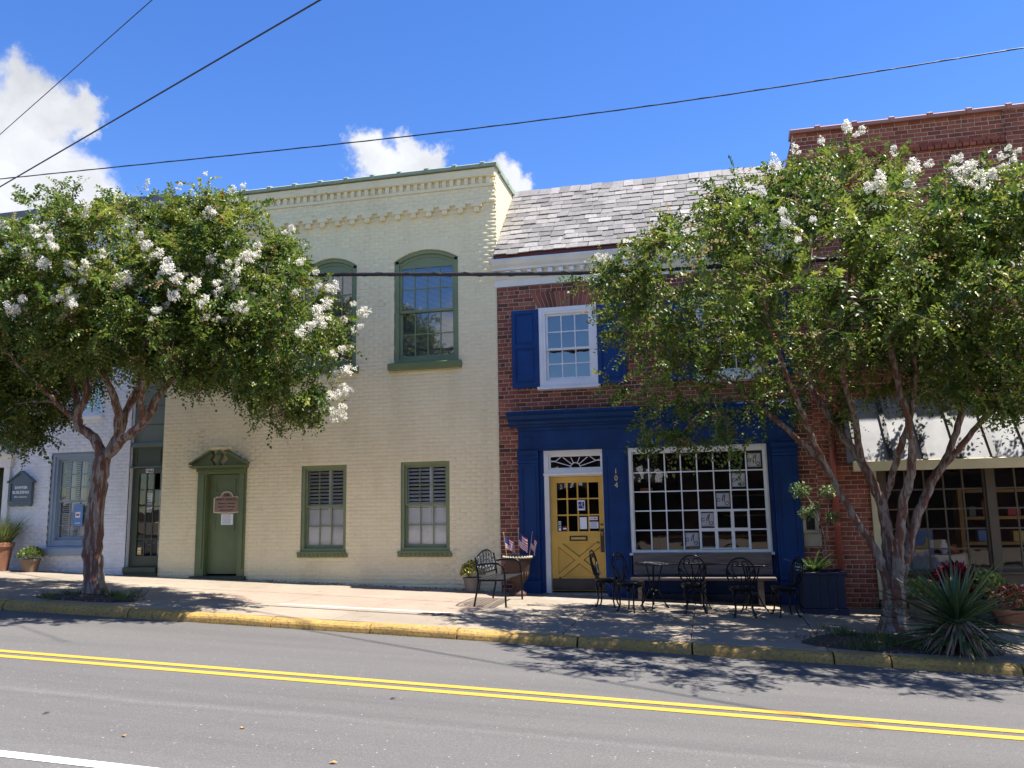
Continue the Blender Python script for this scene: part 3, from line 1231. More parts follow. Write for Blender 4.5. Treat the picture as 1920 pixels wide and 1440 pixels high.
side_bricks(cream, XR + .008, .034, 12.0, 5.6, 8.30, 'brick_cream', 'mortar_cream')
MB().box(XR - .2, XR - .02, .23, 12, 0, 5.6).build('party_wall', 'mortar_cream', cream)
MB().box(XL, XL + .2, .23, 12, 0, 8.3).build('party_wall', 'mortar_cream', cream)
MB().box(XL + .2, XR - .2, 11.8, 12, 0, 8.3).build('back_wall', 'mortar_cream', cream)
MB().box(XL + .2, XR - .2, .23, 11.8, 7.6, 7.75).build('roof', 'roof_felt', cream)


def coping(bld, x0, x1, y0, y1, z, mat, pitch, first, rad=.05):
    """glazed tile coping with a raised collar at each joint"""
    b = MB()
    prof = [(y0, z - .055), (y1, z - .055), (y1 + .005, z), (y0 + (y1 - y0) * .6, z + .045), (y0 + .05, z + .035), (y0 - .005, z)]
    cp = MB().prism_x([(p[0] + .004 if p[0] < .1 else p[0] - .004, p[1] - .005) for p in prof], x0, x1).build('coping', mat, bld)
    x = first
    while x > x0 + pitch:
        x -= pitch
    xs = [x0]
    while x < x1:
        if x > x0 + .05:
            xs.append(x)
        x += pitch
    xs.append(x1)
    for a, c in zip(xs[:-1], xs[1:]):
        t = MB()
        t.prism_x(prof, a + .002, c - .002)
        if c < x1:
            t.prism_x([(p[0] - .012 if p[0] < .1 else p[0] + .012, p[1] + (.026 if p[1] >= z else -.006)) for p in prof], c - .085, c - .002)
        t.build('coping_tile', mat, cp)
    return cp


coping(cream, XL, XR + .05, -.075, .30, 8.385, 'coping_green', .583, -3.98)
b = MB()
prof = [(-.02, 8.30), (-.02, 8.385), (.30, 8.385), (.30, 8.30)]
ccap = MB().box(XR - .24, XR + .045, .31, 12, 8.30, 8.40).build('side_coping', 'coping_green', cream)
for k in range(5):
    MB().box(XR - .25, XR + .055, .9 + k * .583, .98 + k * .583, 8.31, 8.435, c=.02).build('coping_tile', 'coping_green', ccap)
# corbelled cornice: ledges, dentil band, stepped brackets
cor = brick_wall(cream, XL, XR, 7.595, 7.92, [], 'brick_cream', 'mortar_cream', course=.0745, singles=0, y=-.034, name='cornice', rec=.003, joint=.007, rough_jit=.0009, thick=.028, ch=.0012)
MB().prism_x([(-.055, 7.925), (-.0085, 7.921), (-.0085, 7.985), (-.055, 7.985)], XL, XR).build('ledge', 'brick_cream_single', cor)
MB().box(XL, XR, -.034, -.0085, 8.125, 8.30).build('frieze_band', 'brick_cream_single', cor)
MB().prism_x([(-.075, 8.135), (-.035, 8.12), (-.035, 8.185), (-.075, 8.165)], XL, XR).build('ledge', 'brick_cream_single', cor)
dm = None
x = XR - .13
while x > XL + .05:
    if dm is None:
        dm = MB().box(-.04, .04, -.05, -.0085, 7.99, 8.12, c=.006).build('dentil', 'brick_cream_single', cor, loc=(0, 0, 0))
        dmesh = dm.data
        bpy.data.objects.remove(dm)
    off = wloc(cor)
    child('dentil', dmesh, cor, (x - off.x, -off.y, -off.z + random.uniform(-.002, .002)))
    x -= .152
bm_ = MB().box(-.105, .105, -.095, -.006, 7.505, 7.594, c=.006).box(-.052, .052, -.085, -.006, 7.41, 7.504, c=.006)
tmp = bm_.build('bracket', 'brick_cream_single', None, loc=(0, 0, 0))
bmesh_ = tmp.data
bpy.data.objects.remove(tmp)
x = -4.15
while x > XL + .1:
    off = wloc(cor)
    child('bracket', bmesh_, cor, (x - off.x, -off.y, -off.z))
    x -= .3295

# upper arched windows with mini blinds
for (a, c), ah in zip(UPW, arches):
    win, (xi0, xi1, zi0, zi1, zm) = sash_pair(cream, a + .002, c - .002, 4.465, 6.75, .13, 'green_sash', 'green_sash', 4, 2, 'glass_upper',
                                              rail=.05, casing=.085, zmid=5.52, bar=.02, arch=(ah.rad, ah.cz, 6.555))
    s = MB().box(a - .10, c + .07, -.10, .10, 4.32, 4.462, c=.012)
    s.build('sill', 'green_sill', win)
    bl = MB()
    n = 74
    for k in range(n):
        zc = zi0 + .03 + (zi1 - zi0 - .05) * k / n
        yb = .21
        bl.quad((xi0 + .03, yb - .009, zc - .008), (xi1 - .03, yb - .009, zc - .008), (xi1 - .03, yb + .009, zc + .009), (xi0 + .03, yb + .009, zc + .009))
    bl.build('blind', 'blind_grey', win)
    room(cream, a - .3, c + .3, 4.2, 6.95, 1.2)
# lower windows with plantation shutters behind six-over-six sashes
for a, c, z0, z1 in LOW:
    win, (xi0, xi1, zi0, zi1, zm) = sash_pair(cream, a, c, z0, z1, .12, 'green_sash', 'green_sash', 3, 2, 'glass', rail=.04, casing=.062, zmid=1.715)
    sl = MB()
    n = 12
    w = (c - a + .1) / n
    so = MB().box(a - .05, c + .01, -.05, .12, z0 - .035, z0 - .001).build('sill', 'green_sill', win)
    for k in range(n):
        MB().box(a - .05 + k * w + .003, a - .05 + (k + 1) * w - .003, -.045 + random.uniform(-.004, .004), .03, z0 - .105, z0 - .036, c=.006).build('sill_brick', 'green_sill', win)
    xm = (xi0 + xi1) / 2 + .08
    for p, q in ((xi0 + .005, xm - .002), (xm + .002, xi1 - .005)):
        louvres(win, p, q, zm + .01, zi1 - .005, .165, .068, R(38), 'shutter_white', depth=.062)
        louvres(win, p, q, zi0 + .005, zm - .01, .160, .068, R(80), 'shutter_white', depth=.073)
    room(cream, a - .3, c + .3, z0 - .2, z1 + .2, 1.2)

# green door with broken pediment and urn
dr = MB().box(-9.94, -9.20, .10, .15, .415, 2.40).build('door', 'green_paint', cream)
for pa in ((-9.80, -9.34, 2.02, 2.30), (-9.80, -9.34, 1.28, 1.92), (-9.80, -9.34, .60, 1.16)):
    f = MB()
    frame_rect(f, pa[0], pa[1], pa[2], pa[3], .03, .088, .101)
    f.build('panel_moulding', 'green_paint', dr)
MB().lathe([(.028, 0), (.03, .02), (.02, .04), (.028, .06), (.02, .075)], 10).build('knob', 'bronze', dr, loc=(0, 0, 0))
kn = dr.children[-1]
kn.rotation_euler = (R(90), 0, 0)
kn.location = Vector((-9.27, .10, 1.30)) - wloc(dr)
dl = child('deadbolt', kn.data, dr, Vector((-9.27, .10, 1.46)) - wloc(dr), (R(90), 0, 0), (.8, .8, .5))
fr = MB()
fr.box(-10.14, -9.945, -.02, .10, .38, 2.41)
fr.box(-9.195, -9.04, -.02, .10, .38, 2.41)
fr.box(-10.14, -9.04, -.022, .10, 2.41, 2.46)
fr.box(-10.09, -9.985, -.04, -.021, .52, 2.40)
fr.box(-9.155, -9.08, -.04, -.021, .52, 2.40)
df = fr.build('door_surround', 'green_paint', cream)
MB().box(-10.14, -9.04, -.09, -.023, 2.462, 2.52).build('frieze', 'green_paint', df)
k = 0
x = -10.12
while x < -9.06:
    MB().box(x, x + .022, -.115, -.091, 2.482, 2.512).build('dentil', 'green_paint', df)
    x += .0475
MB().prism_x([(-.20, 2.555), (-.09, 2.521), (.0, 2.521), (.0, 2.575), (-.20, 2.575)], -10.24, -9.00).build('pediment_shelf', 'green_paint', df)
for s in (-1, 1):
    cx = -9.62
    pts = [(cx + s * .615, 2.577), (cx + s * .625, 2.605), (cx + s * .19, 2.84), (cx + s * .13, 2.80), (cx + s * .20, 2.70), (cx + s * .12, 2.60), (cx + s * .12, 2.577)]
    MB().prism_y(pts if s < 0 else pts[::-1], -.10, .0).build('pediment_slope', 'green_paint', df)
    rk = [(cx + s * .64, 2.60), (cx + s * .64, 2.635), (cx + s * .17, 2.885), (cx + s * .17, 2.85)]
    MB().prism_y(rk if s < 0 else rk[::-1], -.19, -.001).build('pediment_moulding', 'green_paint', df)
MB().lathe([(.05, 2.577), (.07, 2.60), (.03, 2.64), (.075, 2.74), (.085, 2.80), (.045, 2.83), (.03, 2.86), (.012, 2.90)], 14, cx=-9.62, cy=-.10).build('urn_finial', 'green_paint', df, smooth=True)
MB().box(-9.86, -9.40, -.012, -.004, 2.60, 2.935).build('back_board', 'brick_cream_single', df)
MB().prism_x([(-.10, 2.90), (.0, 2.90), (.0, 2.945), (-.12, 2.945)], -9.87, -9.39).build('cap_moulding', 'brick_cream_single', df)
MB().box(-10.2, -8.99, -.12, .16, .30, .378, c=.01).build('door_step', 'dark_green', df)

# ------------------------------------------------------------------ white building on the left
whiteb = empty('white_brick_building', (-16, 6, .4), 'white painted brick building with blue grey window and side entrance', 'building')
wh = [(-13.74, -12.62, .96, 2.97), (-15.9, -14.89, .0, 2.70), (-11.79, -11.001, .0, 4.5), (-15.7, -14.75, 3.75, 5.12), (-13.5, -12.55, 3.75, 5.12)]
brick_wall(whiteb, -20, -11.001, .0, 8.3, [rect_hole(*h) for h in wh], 'brick_white', 'mortar_white', course=.0745, singles=300,
           prefer=lambda x, z: x > -15.0 and .3 < z < 4.6, rough_jit=.0009, rec=.003, joint=.007, ch=.0012, mortar_holes=wh)
MB().box(-20, -11.2, 11.8, 12, 0, 8.3).build('back_wall', 'mortar_white', whiteb)
MB().box(-20, -19.8, .23, 11.8, 0, 8.3).build('side_wall', 'mortar_white', whiteb)
MB().box(-19.8, -11.2, .23, 11.8, 7.7, 7.85).build('roof', 'roof_felt', whiteb)
MB().box(-11.2, -11.01, .23, 12, 0, 8.3).build('party_wall', 'mortar_white', whiteb)
fl = MB().box(-20.05, -11.01, -.12, .3, 8.302, 8.36).build('roof_edge', 'white_paint', whiteb)
MB().box(-20.05, -11.01, -.15, .32, 8.362, 8.50).build('flashing', 'flashing', fl)
win, (xi0, xi1, zi0, zi1, zm) = sash_pair(whiteb, -13.74, -12.62, .96, 2.97, .14, 'blue_grey', 'blue_grey', 3, 3, 'glass', rail=.045, casing=.15, zmid=1.93)
MB().box(-13.80, -12.56, -.09, .12, .80, .958, c=.012).build('sill', 'blue_grey', win)
f = MB()
frame_rect(f, -13.70, -12.66, 1.0, 2.93, .05, .015, .04)
f.build('moulding', 'blue_grey', win)
for k in range(3):
    w = (xi1 - xi0) / 3
    for za, zb in ((zi0, zm), (zm, zi1)):
        louvres(win, xi0 + k * w + .004, xi0 + (k + 1) * w - .004, za + .01, zb - .01, .21, .042, R(35), 'shutter_white', depth=.04, stile=.055)
room(whiteb, -14.0, -12.4, .7, 3.2, 1.2)
for a, c in ((-15.7, -14.75), (-13.5, -12.55)):
    win, q = sash_pair(whiteb, a, c, 3.75, 5.12, .13, 'white_paint', 'white_paint', 3, 2, 'glass_upper', rail=.04, casing=.06)
    MB().box(a - .05, c + .05, -.06, .1, 3.67, 3.748, c=.01).build('sill', 'white_paint', win)
    room(whiteb, a - .2, c + .2, 3.5, 5.3, 1.2)
# pedimented entrance at the far left
en = MB()
en.box(-14.888, -14.74, -.06, .2, .40, 2.70)
en.box(-16.06, -15.91, -.06, .2, .40, 2.70)
en = en.build('entrance_surround', 'blue_grey', whiteb, label='pale grey entrance surround with pediment')
en.data.materials[0] = MATS['white_trim']
MB().box(-16.1, -14.70, -.09, .0, 2.702, 2.90).build('entablature', 'white_trim', en)
MB().prism_x([(-.22, 2.955), (-.09, 2.901), (-.001, 2.901), (-.001, 2.99), (-.22, 2.99)], -16.2, -14.62).build('pediment_shelf', 'white_trim', en)
MB().prism_y([(-16.1, 2.992), (-14.72, 2.992), (-15.41, 3.42)], -.10, -.001).build('pediment', 'white_trim', en)
for s in (-1, 1):
    cx = -15.41
    rk = [(cx + s * .79, 2.995), (cx + s * .79, 3.05), (cx, 3.54), (cx, 3.47)]
    MB().prism_y(rk if s < 0 else rk[::-1], -.22, -.002).build('pediment_moulding', 'flashing', en)
dd = MB().box(-15.905, -14.895, .6, .65, .42, 2.69).build('door', 'dark_green', whiteb)
for q in ((-15.78, -15.45), (-15.35, -15.02)):
    f = MB()
    frame_rect(f, q[0], q[1], .6, 1.4, .03, .585, .601)
    frame_rect(f, q[0], q[1], 1.5, 2.5, .03, .585, .601)
    f.build('panel_moulding', 'dark_green', dd)
MB().box(-16.0, -14.80, -.3, .6, .30, .50, c=.01).build('door_step', 'stone', whiteb)
# green infill with the glazed side door
inf = MB().box(-11.788, -11.012, .10, .2, 3.12, 4.49).build('infill_panel', 'grey_green', whiteb)
MB().box(-11.788, -11.012, .085, .2, 2.62, 3.02).build('transom_panel', 'dark_green', inf)
f = MB()
frame_rect(f, -11.70, -11.10, 2.68, 2.96, .03, .07, .086)
f.build('panel_moulding', 'dark_green', inf)
MB().prism_x([(.0, 3.05), (.10, 3.02), (.10, 3.115), (.03, 3.115)], -11.788, -11.012).build('transom_rail', 'grey_green', inf)
MB().prism_x([(.02, 2.60), (.10, 2.585), (.10, 2.618), (.03, 2.618)], -11.788, -11.012).build('transom_rail', 'grey_green', inf)
for zc in (3.5, 3.9, 4.3):
    MB().box(-11.788, -11.012, .094, .099, zc - .006, zc + .006).build('board_joint', 'dark_green', inf)
sd = MB()
sd.box(-11.775, -11.62, .11, .155, .56, 2.58)
sd.box(-11.09, -11.02, .11, .155, .56, 2.58)
sd.box(-11.62, -11.09, .111, .154, .56, .77)
sd.box(-11.62, -11.09, .111, .154, 2.47, 2.58)
sd = sd.build('side_door', 'dark_green', whiteb, label='dark green glazed door with fifteen panes')
grid_panes(sd, -11.62, -11.09, .77, 2.47, 3, 5, .022, .13, 'glass', 'dark_green')
MB().lathe([(.03, 0), (.03, .03), (.02, .05)], 10).build('deadbolt', 'brass', sd, loc=Vector((-11.055, .11, 1.64)) - wloc(sd))
sd.children[-1].rotation_euler = (R(90), 0, 0)
MB().tube([(-11.05, .06, 1.46), (-11.14, .06, 1.455)], .012, 8).build('handle', 'brass', sd)
MB().box(-11.79, -11.02, -.06, .16, .44, .555, c=.01).build('threshold', 'dark_green', whiteb)
MB().box(-11.79, -11.02, -.03, .16, .25, .438).build('step_face', 'dark_green', whiteb)
room(whiteb, -11.785, -11.01, .3, 2.62, 1.6)

# ------------------------------------------------------------------ brown brick building with the navy shopfront
shop = empty('navy_shopfront_building', (-1, 6, 0), 'brown brick building with navy shopfront, slate roof and blue shutters', 'building')
SL, SR = -3.775, 1.84
UW = [(-2.95, -1.87), (-.05, 1.03)]
sh_holes = [(-3.40, 1.54, -.6, 3.20)] + [(a, c, 3.86, 5.36) for a, c in UW]
flat = []
for a, c in UW:
    flat.append((a, c))


def flat_arch_hole(a, c, za, zb, spread):
    def f(p, q):
        zc = (p + q) / 2
        if zc < za or zc > zb:
            return []
        w = spread * (zc - za) / (zb - za)
        return [(a - w, c + w)]
    return f


sw = brick_wall(shop, SL, SR, -.30, 5.84, [rect_hole(*h) for h in sh_holes] + [flat_arch_hole(a - .02, c + .02, 5.36, 5.70, .16) for a, c in UW],
                'brick_brown', 'mortar', course=.0775, singles=300,
                prefer=lambda x, z: x < -3.3 or (-3.8 < x < -1.2 and z > 3.3), rec=.008, header_every=6, mortar_holes=sh_holes)
for a, c in UW:
    K = 15
    for k in range(K):
        def edge(t, z):
            w = .16 * (z - 5.36) / .34
            return a - .02 - w + (c - a + .04 + 2 * w) * t
        t0, t1 = k / K + .005, (k + 1) / K - .005
        MB().prism_y([(edge(t0, 5.37), 5.37), (edge(t1, 5.37), 5.37), (edge(t1, 5.69), 5.69), (edge(t0, 5.69), 5.69)], -.002, .15).build('voussoir', 'brick_brown_single', sw)
MB().box(SL, SR, 11.8, 12, -.3, 6.2).build('back_wall', 'mortar', shop)
MB().box(SL, SL + .1, .23, 11.8, -.3, 6.2).build('party_wall', 'mortar', shop)
MB().box(SR - .12, SR - .02, .23, 11.8, -.3, 6.2).build('party_wall', 'mortar', shop)
MB().box(SL + .1, SR - .12, .23, 11.8, 3.30, 3.42).build('ceiling', 'interior_dark', shop)
MB().box(SL + .1, SR - .12, .23, 11.8, -.30, -.02).build('floor_slab', 'interior_floor', shop)
MB().box(SL + .1, SR - .12, 5.5, 5.6, -.0, 3.3).build('inner_wall', 'interior_dark', shop)

# slate roof: each slate a piece on the deck
Y0, Z0, Y1, Z1 = -.26, 6.40, 1.62, 8.33
deck = MB()
deck.prism_x([(Y0 + .05, Z0 - .06), (Y1, Z0 - .06), (Y1, Z1 - .03)], SL + .01, SR - .01)
deck.box(SL + .01, SR - .01, Y1 + .001, 11.9, 8.1, 8.28)
deck.box(SL + .01, SR - .01, 1.63, 11.9, 6.2, 8.09)
roof = deck.build('roof', 'roof_felt', shop)
ang = math.atan2(Z1 - Z0, Y1 - Y0)
slen = math.hypot(Z1 - Z0, Y1 - Y0)
sl = MB().box(-.5, .5, -.33, 0, 0, .020)
tmp = sl.build('slate', 'slate_single', None, loc=(0, 0, 0))
slm = tmp.data
bpy.data.objects.remove(tmp)
off = wloc(roof)
NR = 14
expo = slen / NR
random.seed(5)
cnt = 0
rest = MB()
spots = []
for r in range(NR):
    x = SL + .02 - (r % 2) * .11
    while x < SR - .02:
        w = random.choice([.20, .22, .22, .24, .26])
        a, c = max(x, SL + .015), min(x + w, SR - .015)
        x += w
        if c - a > .05:
            spots.append((r, a, c))
spots.sort(key=lambda s: s[1])
for r, a, c in spots:
    d = (r) * expo + random.uniform(-.012, .012)
    lift = .020 + random.uniform(0, .008)
    if random.random() < .03:
        d -= .05
    ds = d + .29
    yy = Y0 + math.cos(ang) * ds - math.sin(ang) * lift
    zz = Z0 + math.sin(ang) * ds + math.cos(ang) * lift
    if cnt < 300:
        child('slate', slm, roof, ((a + c) / 2 - off.x, yy - off.y, zz - off.z), (ang - .062 + random.uniform(-.02, .02), random.uniform(-.02, .02), random.uniform(-.02, .02)),
              (c - a - .006, 1, 1))
        cnt += 1
    else:
        ca, sa = math.cos(ang - .045), math.sin(ang - .045)
        vs = []
        for px in (a + .003, c - .003):
            for py, pz in ((-.33, 0), (0, 0), (0, .014), (-.33, .014)):
                vs.append((px, yy + py * ca - pz * sa, zz + py * sa + pz * ca))
        rest.add(vs, [(0, 1, 2, 3), (7, 6, 5, 4), (0, 4, 5, 1), (1, 5, 6, 2), (2, 6, 7, 3), (3, 7, 4, 0)])
if rest.v:
    ro = rest.build('slate_courses', 'slate_single', roof)
    ro['kind'] = 'stuff'
x = SL + .02
while x < SR - .05:
    w = min(random.uniform(.28, .36), SR - .015 - x)
    MB().prism_x([(Y1 - .20, Z1 - .19), (Y1 - .18, Z1 - .205), (Y1 + .03, Z1 + .0), (Y1 + .12, Z1 - .02), (Y1 + .12, Z1 + .02), (Y1 + .0, Z1 + .045)], x, x + w - .006).build('ridge_slate', 'slate_single', roof)
    x += w
MB().box(SL + .01, SR - .01, Y0 - .02, Y0 + .06, 6.335, 6.41).build('eave_board', 'red_board', roof)
# white timber cornice with dentils
cn = MB().prism_x([(-.02, 5.845), (-.008, 5.845), (-.008, 6.33), (-.29, 6.33), (-.30, 6.30), (-.25, 6.22), (-.19, 6.17), (-.19, 6.13), (-.06, 6.12), (-.06, 5.99), (-.03, 5.97)], SL - .04, SR - .005).build('cornice', 'white_trim', shop)
x = SL + .06
tmp = MB().box(-.042, .042, -.16, -.061, 6.035, 6.118, c=.004).build('dentil', 'white_paint', None, loc=(0, 0, 0))
dme = tmp.data
bpy.data.objects.remove(tmp)
off = wloc(cn)
while x < SR - .05:
    child('dentil', dme, cn, (x - off.x, -off.y, -off.z))
    x += .205
# upper windows and shutters
for wi, (a, c) in enumerate(UW):
    win, q = sash_pair(shop, a, c, 3.86, 5.36, .08, 'white_paint', 'white_paint', 3, 2, 'glass_upper', rail=.04, casing=.11, zmid=4.57, bar=.02)
    f = MB()
    frame_rect(f, a - .01, c + .01, 3.86, 5.37, .075, -.035, .0)
    f.build('casing', 'white_paint', win)
    MB().prism_x([(-.09, 3.80), (.0, 3.78), (.0, 3.858), (-.09, 3.85)], a - .05, c + .05).build('sill', 'white_paint', win)
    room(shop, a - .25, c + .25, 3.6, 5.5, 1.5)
    for x0, x1 in ((a - .535, a - .02), (c + .02, c + .535)):
        s = MB()
        frame_rect(s, x0, x1, 3.85, 5.345, .07, -.055, -.012, wb=.09)
        s.box(x0 + .07, x1 - .07, -.054, -.013, 4.60, 4.68)
        st = s.build('shutter', 'navy_panel', shop, label='navy blue panelled shutter')
        for za, zb in ((3.94, 4.60), (4.68, 5.275)):
            MB().box(x0 + .072, x1 - .072, -.034, -.02, za, zb).build('panel', 'navy_panel', st)
            MB().box(x0 + .105, x1 - .105, -.046, -.033, za + .035, zb - .035, c=.008).build('raised_panel', 'navy_panel', st)
        hx = x0 + .12 if x0 < a else x1 - .12
        MB().tube(smooth_path([(hx, -.02, 3.85), (hx - .01, -.06, 3.80), (hx + .02, -.06, 3.76), (hx, -.05, 3.74)], 4), .008, 6).build('shutter_dog', 'navy', st)

# shopfront joinery
sf = MB().box(-3.395, 1.535, -.05, .02, 2.66, 3.14).build('shopfront_frieze', 'navy', shop, label='navy painted shopfront frieze')
MB().prism_x([(-.05, 3.10), (-.0, 3.10), (-.0, 3.37), (-.33, 3.37), (-.34, 3.335), (-.27, 3.30), (-.24, 3.24), (-.16, 3.20), (-.12, 3.15), (-.07, 3.14)], -3.56, 1.70).build('cornice', 'navy', sf)
MB().box(-3.395, 1.535, -.07, -.051, 2.70, 2.735).build('fillet', 'navy', sf)
MB().box(-3.395, 1.535, -.075, -.051, 3.03, 3.08).build('fillet', 'navy', sf)
for x0, x1 in ((-3.398, -3.02), (1.115, 1.538)):
    p = MB()
    p.box(x0, x1, -.09, .02, .30, 2.658)
    pl = p.build('pilaster', 'navy', shop)
    f = MB()
    frame_rect(f, x0 + .05, x1 - .05, .42, 2.36, .035, -.108, -.091)
    f.build('panel_moulding', 'navy', pl)
    MB().box(x0 - .012, x1 + .012, -.13, .02, -.35, .32, c=.012).build('base_block', 'navy', pl)
    MB().prism_x([(-.105, .33), (-.0905, .33), (-.0905, .38)], x0, x1).build('base_moulding', 'navy', pl)
    MB().prism_x([(-.12, 2.44), (-.0905, 2.42), (-.0905, 2.49), (-.12, 2.48)], x0 - .006, x1 + .006).build('neck_moulding', 'navy', pl)
    MB().prism_x([(-.14, 2.60), (-.0905, 2.55), (-.0905, 2.657), (-.14, 2.657)], x0 - .01, x1 + .01).build('capital', 'navy', pl)
    MB().lathe([(.085, 0), (.09, .012), (.055, .02), (.05, .012), (.03, .016), (.0, .02)], 16, cap=False).build('rosette', 'navy', pl, loc=Vector(((x0 + x1) / 2, -.051, 2.88)) - wloc(pl))
    pl.children[-1].rotation_euler = (R(90), 0, 0)
md = MB().box(-1.838, -1.372, -.03, .02, -.35, 2.658).build('middle_pier', 'navy', shop)
f = MB()
frame_rect(f, -1.79, -1.42, .45, 2.55, .03, -.045, -.031)
f.build('panel_moulding', 'navy', md)
MB().box(-1.85, -1.36, -.06, -.031, -.35, .28, c=.01).build('base_block', 'navy', md)
MB().box(-3.018, -2.93, .0, .25, -.2, 2.658).build('door_reveal', 'navy', shop)
MB().box(1.036, 1.112, .0, .1, -.3, 2.658).build('window_jamb', 'navy', shop)
MB().box(-1.37, 1.034, .03, .10, -.35, .70).build('stall_riser', 'navy', shop)
MB().box(-1.37, 1.112, -.05, .029, -.35, .10, c=.01).build('plinth', 'navy_wood', shop)
# white door frame and fan light
dfm = MB()
dfm.box(-2.928, -2.845, -.01, .16, .08, 2.655)
dfm.box(-1.845, -1.840, -.01, .16, .08, 2.655)
dfm.box(-2.845, -1.845, -.009, .159, 2.575, 2.655)
dfm.box(-2.845, -1.845, -.009, .159, 2.235, 2.30)
dfm = dfm.build('door_frame', 'white_trim', shop)
MB().prism_x([(-.045, 2.20), (.1, 2.17), (.1, 2.234), (-.045, 2.234)], -2.935, -1.842).build('transom_bar', 'white_paint', dfm)
tf = MB()
frame_rect(tf, -2.845, -1.85, 2.30, 2.575, .035, .04, .08)
tf.build('transom_sash', 'white_paint', dfm)
gx = (-2.845 - 1.85) / 2
MB().quad((-2.81, .065, 2.335), (-1.885, .065, 2.335), (-1.885, .065, 2.54), (-2.81, .065, 2.54)).build('pane', 'glass', dfm)
hub = [(gx + .09 * math.cos(t), .055, 2.335 + .09 * math.sin(t)) for t in np.linspace(0, math.pi, 11)]
MB().tube(hub, .009, 6).build('fan_hub', 'white_paint', dfm)
for tdeg in (16, 42, 68, 112, 138, 164):
    t = R(tdeg)
    L = .54 if tdeg in (16, 164) else min(.54, .205 / math.sin(t))
    MB().tube([(gx + .09 * math.cos(t), .055, 2.335 + .09 * math.sin(t)), (gx + L * .86 * math.cos(t) if tdeg in (16, 164) else gx + L * math.cos(t), .055, 2.335 + L * .93 * math.sin(t))], .008, 6).build('fan_bar', 'white_paint', dfm)
for s in (-1, 1):
    MB().tube(smooth_path([(gx + s * .46, .055, 2.455), (gx + s * .37, .055, 2.465), (gx + s * .27, .055, 2.535)], 4), .008, 6).build('fan_bar', 'white_paint', dfm)
# yellow door
yd = MB()
DX0, DX1, DZ0, DZ1 = -2.838, -1.852, .115, 2.165
gx0, gx1, gz0, gz1 = -2.72, -1.945, 1.175, 2.06
yd.box(DX0, gx0, .10, .145, DZ0, DZ1)
yd.box(gx1, DX1, .10, .145, DZ0, DZ1)
yd.box(gx0, gx1, .101, .144, gz1, DZ1)
yd.box(gx0, gx1, .101, .144, .96, gz0)
yd.box(gx0, gx1, .101, .144, DZ0, .36)
yd.box(gx0, gx1, .13, .144, .36, .96)
door = yd.build('door', 'yellow_door', shop, label='yellow half glazed door with crossed panel')
grid_panes(door, gx0, gx1, gz0, gz1, 4, 3, .026, .122, 'glass', 'yellow_door', bd=.03)
xm, zmid = (gx0 + gx1) / 2, .66
for s in (1, -1):
    w, h = (gx1 - gx0) / 2, .30
    L = math.hypot(w, h)
    nx, nz = h / L * .045, w / L * .045
    p = [(xm - w, zmid - s * h), (xm + w, zmid + s * h)]
    q = [(p[0][0] + nx * s, p[0][1] - nz), (p[1][0] + nx * s, p[1][1] - nz), (p[1][0] - nx * s, p[1][1] + nz), (p[0][0] - nx * s, p[0][1] + nz)]
    MB().prism_y(q, .1 + (.001 if s > 0 else .003), .131).build('cross_rail', 'yellow_door', door)
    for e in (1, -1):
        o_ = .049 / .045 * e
        MB().tube([(p[0][0] - nx * s * o_ * 1.0, .127, p[0][1] + nz * o_), (p[1][0] - nx * s * o_, .127, p[1][1] + nz * o_)], .006, 4).build('groove_shade_strip', 'groove_shade', door)  # thin dark strip: groove shadow along the cross rail, put in as colour
ml = MB().box(-2.50, -2.17, .085, .1005, 1.005, 1.095, c=.006).build('mail_slot', 'bronze', door)
MB().box(-2.47, -2.20, .078, .0845, 1.03, 1.07, c=.004).build('flap', 'brass', ml)
MB().box(DX0 + .01, DX1 - .01, .085, .0995, .125, .335, c=.004).build('kick_plate', 'kick_plate', door)
MB().box(-1.935, -1.865, .088, .0995, .80, 1.22, c=.004).build('lock_plate', 'bronze', door)
MB().lathe([(.03, 0), (.032, .012), (.02, .02), (.0, .024)], 12, cap=False).build('lock_cylinder', 'bronze', door, loc=Vector((-1.90, .0995, 1.285)) - wloc(door))
door.children[-1].rotation_euler = (R(90), 0, 0)
MB().lathe([(.012, 0), (.012, .03), (.028, .045), (.03, .06), (.018, .07), (.0, .072)], 12, cap=False).build('knob', 'brass', door, loc=Vector((-1.90, .088, 1.10)) - wloc(door))
door.children[-1].rotation_euler = (R(90), 0, 0)
MB().box(-3.0, -1.80, -.10, .2, -.2, .085, c=.01).build('threshold', 'stone', shop)
# forty pane shop window
bw = MB()
frame_rect(bw, -1.37, 1.034, .76, 2.655, .075, -.02, .08, wb=.08, wt=.11)
f = frame_rect(bw, -1.345, 1.01, .80, 2.62, .03, -.04, -.0205)
shopwin = bw.build('shop_window', 'white_trim', shop, label='large white shop window of forty panes')
wx0, wx1, wz0, wz1 = -1.295, .959, .84, 2.545
grid_panes(shopwin, wx0, wx1, wz0, wz1, 8, 5, .022, .03, 'glass', 'white_paint', bd=.03)
pw, ph_ = (wx1 - wx0) / 8, (wz1 - wz0) / 5
for ci, ri in ((4, 0), (5, 0), (6, 0), (5, 1), (6, 1), (4, 1)):
    f = MB()
    frame_rect(f, wx0 + ci * pw + .012, wx0 + (ci + 1) * pw - .012, wz0 + ri * ph_ + .012, wz0 + (ri + 1) * ph_ - .012, .016, .012, .048)
    f.build('vent_frame', 'white_paint', shopwin)
MB().prism_x([(-.10, .755), (.02, .74), (.02, .80), (-.10, .785)], -1.40, 1.06).build('sill', 'white_trim', shopwin)
